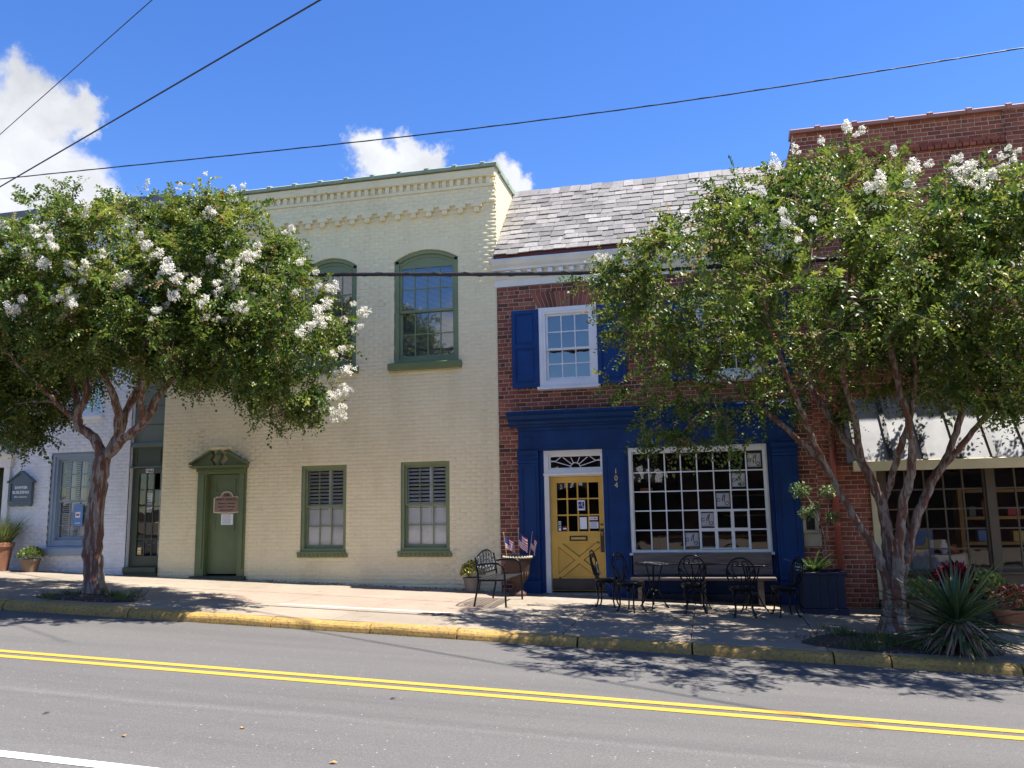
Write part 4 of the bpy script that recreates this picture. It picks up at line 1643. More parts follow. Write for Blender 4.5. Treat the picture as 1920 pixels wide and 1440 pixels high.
# dim fittings inside the shop
cnt_ = MB().box(-1.0, .7, 2.6, 3.1, -.02, .95).build('counter', 'interior_floor', shop)
MB().box(-1.05, .75, 2.55, 3.15, .951, .99).build('counter_top', 'shelf_wood', cnt_)
MB().box(-1.25, -1.02, .9, 1.0, 1.86, 1.95).build('lit_sign_board', 'item_orange', shop)
for k in range(3):
    MB().box(.35, 1.3, 4.6, 4.95, .9 + k * .45, .93 + k * .45).build('wall_shelf', 'shelf_wood', shop)

# ------------------------------------------------------------------ red brick building on the right
redb = empty('red_brick_building', (6, 6, -.2), 'tall red brick building with metal awning and brown shop window', 'building')
rh = [(2.665, 8.2, -.8, 2.62), (3.40, 4.40, 3.85, 5.35), (5.9, 6.9, 3.85, 5.35)]
rw = brick_wall(redb, 1.842, 11, -.5, 8.29, [rect_hole(*h) for h in rh], 'brick_red', 'mortar', course=.0775, singles=300,
                prefer=lambda x, z: (x < 2.7 and z < 3.2) or (z > 7.2 and x < 6), rec=.007, header_every=7, mortar_holes=rh)
side = MB().box(1.843, 2.0, .23, 12, 6.0, 8.29).build('side_wall', 'brick_red_single', redb)
MB().box(10.8, 11, .23, 12, -.5, 8.29).build('side_wall', 'brick_red_single', redb)
MB().box(2.0, 10.8, 11.8, 12, -.5, 8.29).build('back_wall', 'brick_red_single', redb)
MB().box(2.0, 10.8, .23, 11.8, 7.5, 7.65).build('roof', 'roof_felt', redb)
MB().box(1.86, 2.0, .23, 12, -.5, 5.99).build('party_wall', 'brick_red_single', redb)
coping(redb, 1.80, 11.05, -.07, .30, 8.335, 'coping_red', .625, 2.32)
brick_wall(redb, 5.31, 6.0, 5.7, 8.275, [], 'brick_red', 'mortar', course=.0775, singles=0, y=-.045, name='pier', rec=.007)
x = 2.5
i = 0
while x < 5.28:
    MB().box(x, x + .098, -.045 - (i % 2) * .012, -.001, 7.70, 7.765, c=.004).build('corbel_brick', 'brick_red_single', rw)
    x += .112
    i += 1
x = 2.45
while x < 5.25:
    MB().box(x, x + .205, -.022, -.001, 7.775, 7.84, c=.004).build('corbel_brick', 'brick_red_single', rw)
    x += .214
for a, c in ((3.40, 4.40), (5.9, 6.9)):
    win, q = sash_pair(redb, a, c, 3.85, 5.35, .10, 'white_paint', 'white_paint', 3, 2, 'glass_upper', rail=.045, casing=.09)
    MB().box(a - .05, c + .05, -.08, .1, 3.75, 3.848, c=.01).build('sill', 'stone', win)
    room(redb, a - .2, c + .2, 3.6, 5.5, 1.2)
# shop window: cream post, brown frame and small panes
MB().box(2.668, 2.775, -.05, .15, .02, 2.60).build('corner_post', 'cream_trim', redb)
MB().box(2.668, 2.80, -.055, .15, -.5, .018).build('post_base', 'navy_wood', redb)
MB().box(2.778, 2.90, -.02, .15, -.5, 2.60).build('window_jamb', 'window_brown', redb)
MB().box(2.90, 8.2, -.01, .15, 2.16, 2.60).build('window_head', 'window_brown', redb)
MB().box(2.90, 8.2, -.02, .15, -.6, .42).build('stall_riser', 'window_brown', redb)
MB().box(2.88, 8.2, -.10, .16, .421, .47, c=.008).build('window_sill', 'window_brown', redb)
bays = [(2.90, 4.44), (4.56, 6.10), (6.22, 7.76)]
for a, c in bays:
    f = MB()
    frame_rect(f, a, c, .47, 2.16, .035, .02, .08)
    bay = f.build('shop_window', 'window_brown', redb, label='brown shop window of small panes')
    grid_panes(bay, a + .035, c - .035, .505, 2.125, 5, 5, .026, .05, 'glass', 'window_brown', bd=.03)
    MB().box(c + .001, c + .119, -.03, .15, .472, 2.158).build('mullion', 'window_brown', redb)
MB().box(7.88, 8.2, -.02, .15, .472, 2.158).build('wall_panel', 'window_brown', redb)
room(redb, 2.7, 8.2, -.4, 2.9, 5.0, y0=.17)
MB().box(2.9, 8.1, .18, 1.4, .30, .40).build('display_floor', 'shelf_wood', redb)
# metal awning with standing seams and cream fascia
aw = MB()
aw.prism_x([(-.77, 2.265), (-.755, 2.245), (-.002, 3.33), (-.002, 3.37)], 2.33, 8.6)
aw = aw.build('awning', 'awning_metal', redb, label='grey standing seam metal awning with cream fascia')
x = 2.36
while x < 8.6:
    MB().prism_x([(-.80, 2.275), (-.765, 2.27), (-.006, 3.375), (-.006, 3.44)], x, x + .075).build('seam', 'seam_dark', aw)
    x += .497
MB().box(2.31, 8.62, -.80, -.72, 2.10, 2.262, c=.006).build('fascia', 'cream_trim', aw)
MB().box(2.31, 8.62, -.71, -.01, 2.225, 2.243).build('soffit', 'window_brown', aw)
ck = MB()
ck.add([(2.335, -.76, 2.262), (2.335, -.01, 2.262), (2.335, -.01, 3.32), (2.35, -.76, 2.262), (2.35, -.01, 2.262), (2.35, -.01, 3.32)], [(0, 2, 1), (3, 4, 5), (0, 1, 4, 3), (1, 2, 5, 4), (2, 0, 3, 5)])
ck.build('awning_cheek', 'awning_metal', aw)
# red downspout with two bends, strapped to the wall
dsp = empty('downspout', (2.1, -.07, .0), 'red painted downspout with a bend on the brick wall', 'downspout')
pts = [(2.64, -.07, 7.2), (2.64, -.07, 4.0), (2.60, -.07, 3.82), (2.18, -.07, 3.22), (2.10, -.07, 3.02), (2.10, -.07, .12)]
MB().tube(pts, .052, 10).build('pipe', 'downspout_red', dsp, smooth=True)
for zc, xx in ((6.4, 2.64), (5.0, 2.64), (2.6, 2.10), (1.25, 2.10)):
    MB().tube([(xx, -.07, zc - .03), (xx, -.07, zc + .03)], .06, 10).build('strap', 'downspout_red', dsp)
MB().tube([(2.10, -.07, .13), (2.10, -.075, .02), (2.10, -.17, -.06)], .056, 10).build('shoe', 'downspout_red', dsp)
MB().box(2.52, 2.76, -.20, -.005, 7.2, 7.5, c=.01).build('hopper', 'downspout_red', dsp)

# ------------------------------------------------------------------ trees


def leaf_mesh(name, P, D, U, L, W, tone, mat, fold=.25):
    """rhombic leaves: base point P, direction D, up U, length L, width W (arrays)"""
    n = len(P)
    S = np.cross(D, U)
    S /= np.linalg.norm(S, axis=1, keepdims=True) + 1e-9
    Nn = np.cross(S, D)
    a = P
    tip = P + D * L[:, None] - Nn * (L * .12)[:, None]
    mid = P + D * (L * .48)[:, None]
    l = mid + S * (W * .5)[:, None] + Nn * (W * fold)[:, None]
    r = mid - S * (W * .5)[:, None] + Nn * (W * fold)[:, None]
    V = np.empty((n, 4, 3))
    V[:, 0], V[:, 1], V[:, 2], V[:, 3] = a, r, tip, l
    F = np.arange(n * 4).reshape(n, 4)
    tri = np.concatenate([F[:, [0, 1, 2]], F[:, [0, 2, 3]]], 1).reshape(-1, 3)
    return np_mesh(name, V.reshape(-1, 3), tri, mat, np.repeat(tone, 2))


def unit(v):
    return v / (np.linalg.norm(v, axis=-1, keepdims=True) + 1e-9)


def cluster_mesh(seed, n, rx, rz, size, mat='blossom'):
    g = np.random.default_rng(seed)
    q = unit(g.normal(size=(n, 3)))
    t = g.uniform(0, 1, n)
    prof = np.sin(np.pi * (t * .80 + .14)) ** .8 * (1 - .45 * t)
    a = g.uniform(0, 2 * np.pi, n)
    k = g.uniform(.25, 1.1, n)
    lobe = g.integers(0, 11, n)
    la, lt = g.uniform(0, 2 * np.pi, 11), g.uniform(0, 1, 11)
    t = np.clip(lt[lobe] + g.normal(size=n) * .07, 0, 1)
    a = la[lobe] + g.normal(size=n) * .5
    prof = np.sin(np.pi * (t * .80 + .14)) ** .8 * (1 - .45 * t)
    P = np.stack([np.cos(a) * prof * rx * k, np.sin(a) * prof * rx * k, t * rz], 1) + g.normal(size=(n, 3)) * .012
    D = unit(np.stack([np.cos(a), np.sin(a), g.uniform(-.3, .8, n)], 1) + g.normal(size=(n, 3)) * .5)
    U = unit(g.normal(size=(n, 3)))
    return leaf_mesh('blossom', P, D, U, g.uniform(.7, 1.2, n) * size, g.uniform(.8, 1.2, n) * size, g.uniform(0, 1, n), mat, .35)


def project(p):
    v = p - CAM
    w = v @ _f
    return np.stack([960 + 1540 * (v @ _r2) / w, 720 - 1540 * (v @ _u2) / w, w], -1)


def make_tree(name, label, base, limbs, lumps, seed, n_main, n_twig, n_leaf, targets, n_rand_bloom, low_cut, thin_below=0.0, thin_x=99.0):
    g = np.random.default_rng(seed)
    root = empty(name, base, label, 'tree', 'crape myrtle street trees')
    pos, par, depth = [], [], []
    rad_min = []
    tips0 = []
    # hand-laid limbs
    for pts, r0, r1, start in limbs:
        path = smooth_path(pts, 7)
        prev = -1
        if start is not None:
            d = np.linalg.norm(np.array(pos) - path[0], axis=1)
            prev = int(np.argmin(d))
        for i, p in enumerate(path):
            if start is not None and i == 0:
                continue
            pos.append(p + (g.normal(size=3) * .008))
            par.append(prev)
            rad_min.append(r0 + (r1 - r0) * i / (len(path) - 1))
            prev = len(pos) - 1
    n_limb = len(pos)
    trunk_top = limbs[0][0][-1]
    L = np.array([l[:6] for l in lumps])
    vol = L[:, 3] * L[:, 4] * L[:, 5]
    wts = vol ** .75 / (vol ** .75).sum()

    def sample(n, lo, hi):
        out = []
        while len(out) < n:
            k = g.choice(len(L), p=wts)
            q = unit(g.normal(size=3)) * g.uniform(lo, hi)
            p = L[k, :3] + q * L[k, 3:6]
            # keep to the outer part of the union
            inside = False
            for j in range(len(L)):
                if j != k and np.linalg.norm((p - L[j, :3]) / L[j, 3:6]) < lo * .72:
                    inside = True
            if inside and g.random() < .72:
                continue
            if low_cut(p):
                continue
            out.append(p)
        return np.array(out)

    def connect(T, step, up):
        T = T[np.argsort(np.linalg.norm(T - np.array(trunk_top), axis=1))]
        ends = []
        for t in T:
            A = np.array(pos)
            lo_i = min(n_limb - 1, 14)
            v = t - A[lo_i:]
            d = np.linalg.norm(v, axis=1)
            pen = d + .5 * np.maximum(0, A[lo_i:, 2] - t[2]) + .12 * np.linalg.norm(A[lo_i:] - np.array(trunk_top), axis=1)
            pen[d < .08] += 5
            i = int(np.argmin(pen)) + lo_i
            p0 = A[i]
            dirp = unit(p0 - A[par[i]]) if par[i] >= 0 else np.array([0, 0, 1.])
            dist = np.linalg.norm(t - p0)
            c = p0 + dirp * dist * .35 + np.array([0, 0, up * dist]) + g.normal(size=3) * .05 * dist
            m = max(2, int(dist / step))
            prev = i
            for k in range(1, m + 1):
                s = k / m
                q = (1 - s) ** 2 * p0 + 2 * s * (1 - s) * c + s * s * t + (g.normal(size=3) * .012 if k < m else 0)
                pos.append(q)
                par.append(prev)
                rad_min.append(0)
                prev = len(pos) - 1
            ends.append(prev)
        return ends
    e1 = connect(sample(n_main, .35, .75), .16, .10)
    e2 = connect(sample(n_twig, .72, 1.02), .13, .08)
    A = np.array(pos)
    par_ = np.array(par)
    cntn = np.zeros(len(A))
    cntn[e1] += 2
    cntn[e2] += 1
    for i in range(len(A) - 1, -1, -1):
        if par_[i] >= 0:
            cntn[par_[i]] += cntn[i]
    rad = np.maximum(.0035 * np.maximum(cntn, 1) ** .5, .0035)
    rm = np.array(rad_min)
    rad[:n_limb] = rm[:n_limb]
    for i in range(n_limb, len(A)):
        rad[i] = min(rad[i], rad[par_[i]] * .85)
    rad = np.maximum(rad, .003)
    # chains -> tubes
    kids = [[] for _ in A]
    for i, p in enumerate(par_):
        if p >= 0:
            kids[p].append(i)
    trunk, boughs = MB(), MB()
    for i in range(len(A)):
        p = par_[i]
        is_start = p < 0 or (kids[p][0] != i)
        if not is_start:
            continue
        chain = [i] if p < 0 else [p, i]
        while kids[chain[-1]]:
            chain.append(kids[chain[-1]][0])
        pts = [A[c] for c in chain]
        rr = [rad[c] for c in chain]
        if p >= 0:
            rr[0] = min(rad[p], rr[1] * 1.15)
        big = max(rr)
        sides = 14 if big > .06 else (8 if big > .025 else (5 if big > .010 else 3))
        if chain[-1] < n_limb or i < n_limb:
            # uneven trunk: extra rings, fluted section
            trunk.tube(pts, rr, sides)
        else:
            boughs.tube(pts, rr, sides, cap=False)
    V = np.array(trunk.v)
    nz = np.sin(V[:, 2] * 3.1 + V[:, 0] * 9) * np.cos(V[:, 1] * 11 + V[:, 2] * 1.7)
    low = np.clip((base[2] + .45 - V[:, 2]) / .5, 0, 1)[:, None] ** 2
    flare = (V - np.array(limbs[0][0][1])) * np.array([1, 1, 0]) * low * .38 * (1 + .5 * np.sin(np.arctan2(V[:, 1] - base[1], V[:, 0] - base[0]) * 5))[:, None]
    flare[np.hypot(V[:, 0] - base[0], V[:, 1] - base[1]) > .5] = 0
    trunk.v = [tuple(v) for v in V + flare + np.stack([nz * .012, np.roll(nz, 3) * .012, nz * 0], 1)]
    tr = trunk.build('trunk', 'bark', root, smooth=True)
    boughs.build('branches', 'bark', root, smooth=True)
    # leaves on sprigs around every twig
    off = np.array(wloc(root))
    ends = np.array(e2 + e1)
    k_per = max(1, n_leaf // (len(ends) * 12))
    cen = np.average(L[:, :3], axis=0, weights=vol)
    sp_p, sp_d, sp_t = [], [], []
    for e in ends:
        node = e
        chain = [e]
        for _ in range(5):
            if par_[node] >= n_limb:
                node = par_[node]
                chain.append(node)
        tone = g.normal() * .15
        for j in range(k_per):
            c = chain[int(len(chain) * g.random() ** 1.6)]
            outw = unit(A[e] - cen)
            d = unit(g.normal(size=3) * .75 + outw * .55 + np.array([0, 0, .18]))
            sp_p.append(A[c])
            sp_d.append(d)
            sp_t.append(tone)
    sp_p, sp_d, sp_t = np.array(sp_p), np.array(sp_d), np.array(sp_t)
    keep = g.random(len(sp_p)) < np.where((sp_p[:, 2] < thin_below) & (sp_p[:, 0] < thin_x), .45, 1.0)
    sp_p, sp_d, sp_t = sp_p[keep], sp_d[keep], sp_t[keep]
    m = 12
    ns = len(sp_p)
    sl_ = g.uniform(.16, .44, ns)
    sp_t = sp_t + g.normal(size=ns) * .06
    t = np.tile(np.linspace(.12, 1, m), (ns, 1))
    droop = np.array([0, 0, -1.0])
    P = sp_p[:, None] + sp_d[:, None] * (sl_[:, None] * t)[..., None] + droop * (sl_[:, None] * .30 * t ** 2)[..., None]
    side = unit(np.cross(sp_d, unit(g.normal(size=(ns, 3)))))
    alt = np.where(np.arange(m) % 2 == 0, 1.0, -1.0)
    D = unit(sp_d[:, None] * .6 + side[:, None] * alt[None, :, None] * .9 + g.normal(size=(ns, m, 3)) * .2)
    U = unit(np.array([0, 0, 1.0]) + g.normal(size=(ns, 1, 3)) * .4 + g.normal(size=(ns, m, 3)) * .25)
    Ln = g.uniform(.046, .078, (ns, m)) * g.uniform(.75, 1.2, (ns, 1))
    Wd = Ln * g.uniform(.55, .72, (ns, m))
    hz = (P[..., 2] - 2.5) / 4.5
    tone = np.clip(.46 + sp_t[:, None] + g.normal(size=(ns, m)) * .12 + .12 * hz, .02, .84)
    tone = np.where(g.random((ns, m)) < .0012, 1.0, tone)
    # seed heads: clusters of tan capsules on the outer, upper sprigs
    outer = np.linalg.norm((sp_p - cen) / np.array([3.4, 2.8, 1.9]), axis=1)
    brown = (g.random(ns) < .12) & (outer > .55)
    tone[brown] = g.uniform(.905, .975, (brown.sum(), m))
    Ln[brown] *= .55
    Wd[brown] = Ln[brown] * .8
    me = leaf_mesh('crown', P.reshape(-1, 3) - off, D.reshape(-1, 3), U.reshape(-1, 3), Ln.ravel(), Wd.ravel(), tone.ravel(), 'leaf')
    child('crown', me, root)
    # blossoms sit on twig ends
    meshes = [cluster_mesh(100 + k, 240, .10, .27, .026) for k in range(6)]
    E = A[np.array(e2)]
    Q = E + unit(E - cen + np.array([0, -.9, .7])) * .24
    pr = project(Q)
    used = set()

    def bloom(i, s):
        outw = unit(E[i] - cen) + np.array([0, -.1, .65])
        q = Vector(outw).to_track_quat('Z', 'X')
        s = s * .95
        o = child('blossom', meshes[int(g.integers(6))], root, Q[i] - off, None, (s, s, s * g.uniform(.8, 1.2)))
        o.rotation_mode = 'QUATERNION'
        o.rotation_quaternion = q
        for k in range(int(g.integers(0, 4)) if s > .5 else 0):
            jit = g.normal(size=3) * np.array([.13, .10, .10])
            s2 = s * g.uniform(.5, .9)
            o2 = child('blossom', meshes[int(g.integers(6))], root, Q[i] + jit - off, None, (s2 * 1.15, s2 * 1.15, s2 * g.uniform(.6, .95)))
            o2.rotation_mode = 'QUATERNION'
            o2.rotation_quaternion = Vector(outw + g.normal(size=3) * .35).to_track_quat('Z', 'X')
    for px, py, s in targets:
        sc = np.hypot(pr[:, 0] - px, pr[:, 1] - py) + (pr[:, 2] - pr[:, 2].min()) * 11
        for u in used:
            sc[u] += 1e4
        i = int(np.argmin(sc))
        used.add(i)
        bloom(i, s)
    front = [i for i in range(len(E)) if i not in used and 430 < pr[i, 1] < 610 and pr[i, 2] < np.median(pr[:, 2]) - .5 and pr[i, 0] < 700]
    g.shuffle(front)
    for i in front[:44]:
        used.add(i)
        bloom(i, g.uniform(.4, .8))
    cand = [i for i in range(len(E)) if i not in used and E[i][2] > 5.0 and outer_ok(E[i], cen)]
    g.shuffle(cand)
    for i in cand[:n_rand_bloom]:
        bloom(i, g.uniform(.35, .7))
    return root


def outer_ok(p, cen):
    return np.linalg.norm((p - cen) / np.array([3.4, 2.8, 1.9])) > .7


bx, by = -9.55, -3.42
bz = zs(bx, by)
limbs1 = [
    ([(bx - .04, by, bz - .12), (bx - .08, by, bz + .15), (-9.70, -3.42, 1.1), (-9.70, -3.40, 1.9), (-9.62, -3.40, 2.55)], .165, .118, None),
    ([(-9.62, -3.40, 2.5), (-9.78, -3.42, 2.85), (-10.08, -3.50, 3.15), (-9.90, -3.55, 3.65), (-9.98, -3.60, 4.4), (-9.85, -3.7, 5.0)], .088, .03, 1),
    ([(-10.08, -3.50, 3.15), (-10.35, -3.3, 3.75), (-10.8, -3.15, 4.2), (-11.3, -3.05, 4.7), (-11.8, -3.0, 5.2)], .055, .022, 1),
    ([(-9.62, -3.40, 2.52), (-9.42, -3.32, 2.9), (-9.36, -3.2, 3.4), (-9.15, -3.05, 4.0), (-8.95, -2.9, 4.7), (-9.0, -2.8, 5.3)], .085, .026, 1),
    ([(-9.42, -3.32, 2.9), (-9.30, -3.6, 3.5), (-9.40, -4.1, 4.2), (-9.45, -4.5, 4.8)], .07, .025, 1),
    ([(-9.60, -3.42, 2.5), (-9.25, -3.5, 2.78), (-8.80, -3.55, 3.08), (-8.45, -3.55, 3.6), (-7.95, -3.6, 3.92), (-7.4, -3.6, 4.15), (-6.9, -3.6, 4.5)], .085, .025, 1),
    ([(-8.80, -3.55, 3.08), (-8.55, -3.9, 3.7), (-8.2, -4.3, 4.3), (-7.8, -4.6, 4.7)], .055, .02, 1),
    ([(-9.36, -3.2, 3.4), (-8.9, -3.0, 4.1), (-8.3, -2.8, 4.9), (-7.8, -2.8, 5.5)], .06, .02, 1),
    ([(-10.08, -3.5, 3.15), (-10.35, -3.9, 3.6), (-10.7, -4.4, 4.2), (-11.0, -4.7, 4.6)], .045, .02, 1)]
lumps1 = [(-9.3, -3.4, 5.45, 2.4, 2.2, 1.45), (-11.5, -3.2, 5.15, 1.5, 1.7, 1.6), (-7.45, -3.4, 5.5, 1.25, 1.6, 1.3), (-6.35, -3.5, 4.35, .95, 1.2, 1.1),
          (-7.5, -3.4, 4.2, 1.1, 1.4, .8), (-11.7, -3.2, 3.85, 1.0, 1.2, .8), (-10.95, -3.2, 6.85, .3, .3, .5), (-9.9, -4.5, 4.75, 1.8, 1.2, .9),
          (-8.0, -4.6, 4.55, 1.4, 1.0, .8), (-6.2, -3.5, 3.45, .65, .8, .5), (-11.3, -3.5, 3.2, .5, .6, .45), (-13.0, -3.2, 4.7, 1.3, 1.5, 1.3)]
tg1 = [(90, 505, 1.0), (75, 492, .9), (110, 520, 1.0), (140, 530, .9), (20, 565, .9), (40, 570, .8), (105, 560, .6), (245, 530, 1.1), (262, 515, 1.1), (255, 545, 1.0), (280, 550, 1.1),
       (235, 570, .8), (345, 510, 1.0), (355, 525, 1.0), (330, 500, .9), (300, 492, .8), (375, 485, .8), (380, 400, .7), (270, 460, .6), (118, 470, .7), (130, 560, .7), (195, 565, .7),
       (60, 440, .8), (85, 430, .8), (100, 445, .7), (150, 420, .6), (440, 500, 1.0), (455, 492, 1.0), (475, 485, .7), (415, 510, .8), (395, 590, .9), (400, 600, .7), (430, 505, .7), (520, 450, .6),
       (540, 460, .6), (560, 490, .6), (580, 605, 1.1), (600, 610, 1.1), (560, 600, 1.0), (610, 625, 1.0), (595, 525, .8), (610, 535, .8), (650, 550, .8), (655, 560, .9), (655, 615, .7),
       (630, 650, .8), (560, 650, .7), (645, 695, 1.0), (655, 705, .9), (650, 750, .9), (655, 780, 1.0), (645, 790, .9), (570, 765, .7), (635, 680, .7), (600, 700, .6), (500, 540, .6), (340, 350, .5), (270, 362, .6)]
make_tree('crape_myrtle', 'crape myrtle with many white blossoms and a single leaning trunk', (bx, by, bz), limbs1, lumps1, 31, 160, 1150, 250000, tg1, 10,
          lambda p: p[2] < 2.75 or (p[2] < 3.45 and -10.9 < p[0] < -8.0) or p[1] > -.35 or p[0] < -14)
tx, ty = 2.42, -2.40
tz = zs(tx, ty)
limbs2 = [
    ([(tx, ty, tz - .12), (tx, ty, tz + .2), (2.43, -2.42, .22), (2.44, -2.44, .42)], .165, .145, None),
    ([(2.37, -2.46, .34), (2.33, -2.46, .68), (2.24, -2.45, .95), (2.02, -2.50, 1.35), (1.72, -2.55, 1.95), (1.45, -2.60, 2.35), (.95, -2.7, 2.85), (.4, -2.9, 3.3), (-.2, -3.1, 3.7)], .075, .02, 1),
    ([(2.42, -2.38, .34), (2.42, -2.37, .75), (2.42, -2.38, 1.1), (2.38, -2.36, 1.6), (2.20, -2.3, 2.15), (1.95, -2.2, 2.6), (1.6, -2.1, 3.3), (1.2, -2.1, 4.0), (.8, -2.2, 4.7)], .095, .025, 1),
    ([(2.38, -2.36, 1.55), (2.52, -2.55, 1.95), (2.66, -2.7, 2.45), (2.80, -2.8, 2.9), (2.85, -3.0, 3.6), (2.8, -3.1, 4.4)], .055, .022, 1),
    ([(2.47, -2.50, .34), (2.50, -2.53, .75), (2.54, -2.57, 1.1), (2.60, -2.66, 1.55), (2.75, -2.75, 2.15), (2.72, -2.85, 2.65), (2.62, -2.95, 3.2), (2.45, -3.2, 4.0), (2.2, -3.4, 4.8)], .085, .028, 1),
    ([(2.52, -2.42, .34), (2.57, -2.40, .70), (2.69, -2.39, 1.02), (2.88, -2.38, 1.5), (3.12, -2.36, 1.95), (3.38, -2.35, 2.4), (3.58, -2.4, 3.0), (3.8, -2.5, 3.7), (4.1, -2.6, 4.5)], .085, .028, 1),
    ([(3.12, -2.36, 1.95), (3.42, -2.6, 2.35), (3.72, -2.9, 2.8), (3.95, -3.3, 3.4), (4.2, -3.7, 4.0)], .05, .02, 1),
    ([(1.72, -2.55, 1.95), (1.42, -2.95, 2.6), (1.15, -3.5, 3.2), (.95, -4.0, 3.7), (.8, -4.6, 4.1)], .045, .018, 1),
    ([(2.20, -2.3, 2.15), (2.05, -2.7, 2.85), (1.85, -3.3, 3.5), (1.8, -4.0, 4.0), (1.8, -4.7, 4.4)], .05, .018, 1)]
lumps2 = [(1.9, -2.7, 5.15, 2.5, 2.2, 1.4), (.2, -2.9, 4.75, 1.5, 1.7, 1.15), (-.6, -3.1, 3.75, .8, 1.1, .85), (4.1, -2.8, 4.85, 1.6, 1.9, 1.2), (2.1, -2.6, 6.1, 1.1, 1.1, .6),
          (1.4, -4.7, 4.35, 2.0, 1.5, 1.0), (.15, -4.2, 3.35, .9, .9, .8), (4.1, -4.5, 4.4, 1.4, 1.2, 1.0), (5.7, -3.0, 4.7, 1.2, 1.6, 1.2), (-1.15, -3.0, 4.75, .65, .9, .7),
          (-.45, -3.4, 2.75, .5, .7, .5), (1.6, -2.4, 3.3, .9, 1.0, .5), (.4, -4.3, 2.65, .45, .5, .45), (3.6, -3.9, 3.2, .9, .8, .5), (4.5, -2.4, 3.5, 1.1, 1.1, .75), (2.9, -2.2, 3.6, 1.0, 1.0, .6), (4.3, -1.4, 4.6, 1.5, .9, .9), (6.2, -1.5, 4.8, 1.4, 1.0, .9)]
tg2 = [(1455, 265, .7), (1490, 258, .7), (1590, 265, .7), (1700, 335, .9), (1710, 345, .9), (1680, 350, .7), (1655, 355, .7), (1780, 300, .8), (1785, 312, .8), (1815, 340, 1.0), (1825, 350, 1.0), (1805, 318, .8),
       (1845, 345, .8), (1880, 325, .7), (1460, 435, .6), (1480, 400, .5), (1640, 325, .5), (1545, 265, .5), (1100, 600, .5), (1440, 330, .5)]
make_tree('crape_myrtle', 'crape myrtle with several peeling stems rising above the spiky yucca', (tx, ty, tz), limbs2, lumps2, 47, 170, 1200, 205000, tg2, 8,
          lambda p: p[2] < 2.2 or (p[2] < 2.72 and 1.3 < p[0] < 4.8 and p[1] > -3.2) or p[1] > -.35, thin_below=4.9, thin_x=1.65)

# soil beds round the trunks with litter and grass


def bed(name, label, cx, cy, rx, ry, n_grass, seed):
    g = np.random.default_rng(seed)
    root = empty(name, (cx, cy, zs(cx, cy)), label, 'tree bed')
    b = MB()
    K, Rr = 26, 5
    vs = [(cx, cy, zs(cx, cy) + .05)]
    for r in range(1, Rr + 1):
        for k in range(K):
            a = 2 * math.pi * k / K
            s = r / Rr * (1 + .12 * math.sin(a * 3 + seed) + g.uniform(-.06, .06))
            x, y = cx + rx * s * math.cos(a), cy + ry * s * math.sin(a)
            vs.append((x, y, zs(x, y) + (.045 * (1 - r / Rr) + .012 + g.uniform(0, .014) if r < Rr else -.004)))
    fs = [(0, 1 + k, 1 + (k + 1) % K) for k in range(K)]
    for r in range(Rr - 1):
        for k in range(K):
            a, c = 1 + r * K + k, 1 + r * K + (k + 1) % K
            fs.append((a, a + K, c + K, c))
    b.add(vs, fs)
    b.build('soil', 'soil', root, smooth=False)
    off = np.array(wloc(root))
    n = 420
    a, s = g.uniform(0, 2 * np.pi, n), np.sqrt(g.random(n)) * 1.1
    P = np.stack([cx + rx * s * np.cos(a), cy + ry * s * np.sin(a), np.zeros(n)], 1)
    P[:, 2] = [zs(p[0], p[1]) + .022 + .04 * max(0, 1 - q) for p, q in zip(P, s)]
    D = unit(np.stack([g.normal(size=n), g.normal(size=n), g.normal(size=n) * .15], 1))
    U = unit(np.stack([g.normal(size=n) * .4, g.normal(size=n) * .4, np.ones(n)], 1))
    o = child('leaf_litter', leaf_mesh('leaf_litter', P - off, D, U, g.uniform(.03, .06, n), g.uniform(.015, .03, n), g.random(n), 'litter'), root)
    o['kind'] = 'stuff'
    n = n_grass
    tuft = g.normal(size=(9, 2)) * .45
    q = tuft[g.integers(0, 9, n)] + g.normal(size=(n, 2)) * .09
    P = np.stack([cx + rx * q[:, 0], cy + ry * q[:, 1], np.zeros(n)], 1)
    P[:, 2] = [zs(p[0], p[1]) + .015 for p in P]
    D = unit(np.stack([g.normal(size=n) * .5, g.normal(size=n) * .5, np.ones(n)], 1))
    U = unit(g.normal(size=(n, 3)))
    o = child('grass', leaf_mesh('grass', P - off, D, U, g.uniform(.06, .17, n), g.uniform(.006, .012, n), g.uniform(0, .6, n), 'grass_blade', 0), root)
    o['kind'] = 'stuff'


bed('tree_bed', 'mulched soil patch around the single leaning trunk', -9.45, -3.70, .85, .46, 420, 3)
bed('tree_bed', 'dark soil patch beside the yellow kerb under the spiky yucca', 2.15, -3.55, 1.15, .72, 700, 9)

# ------------------------------------------------------------------ yucca


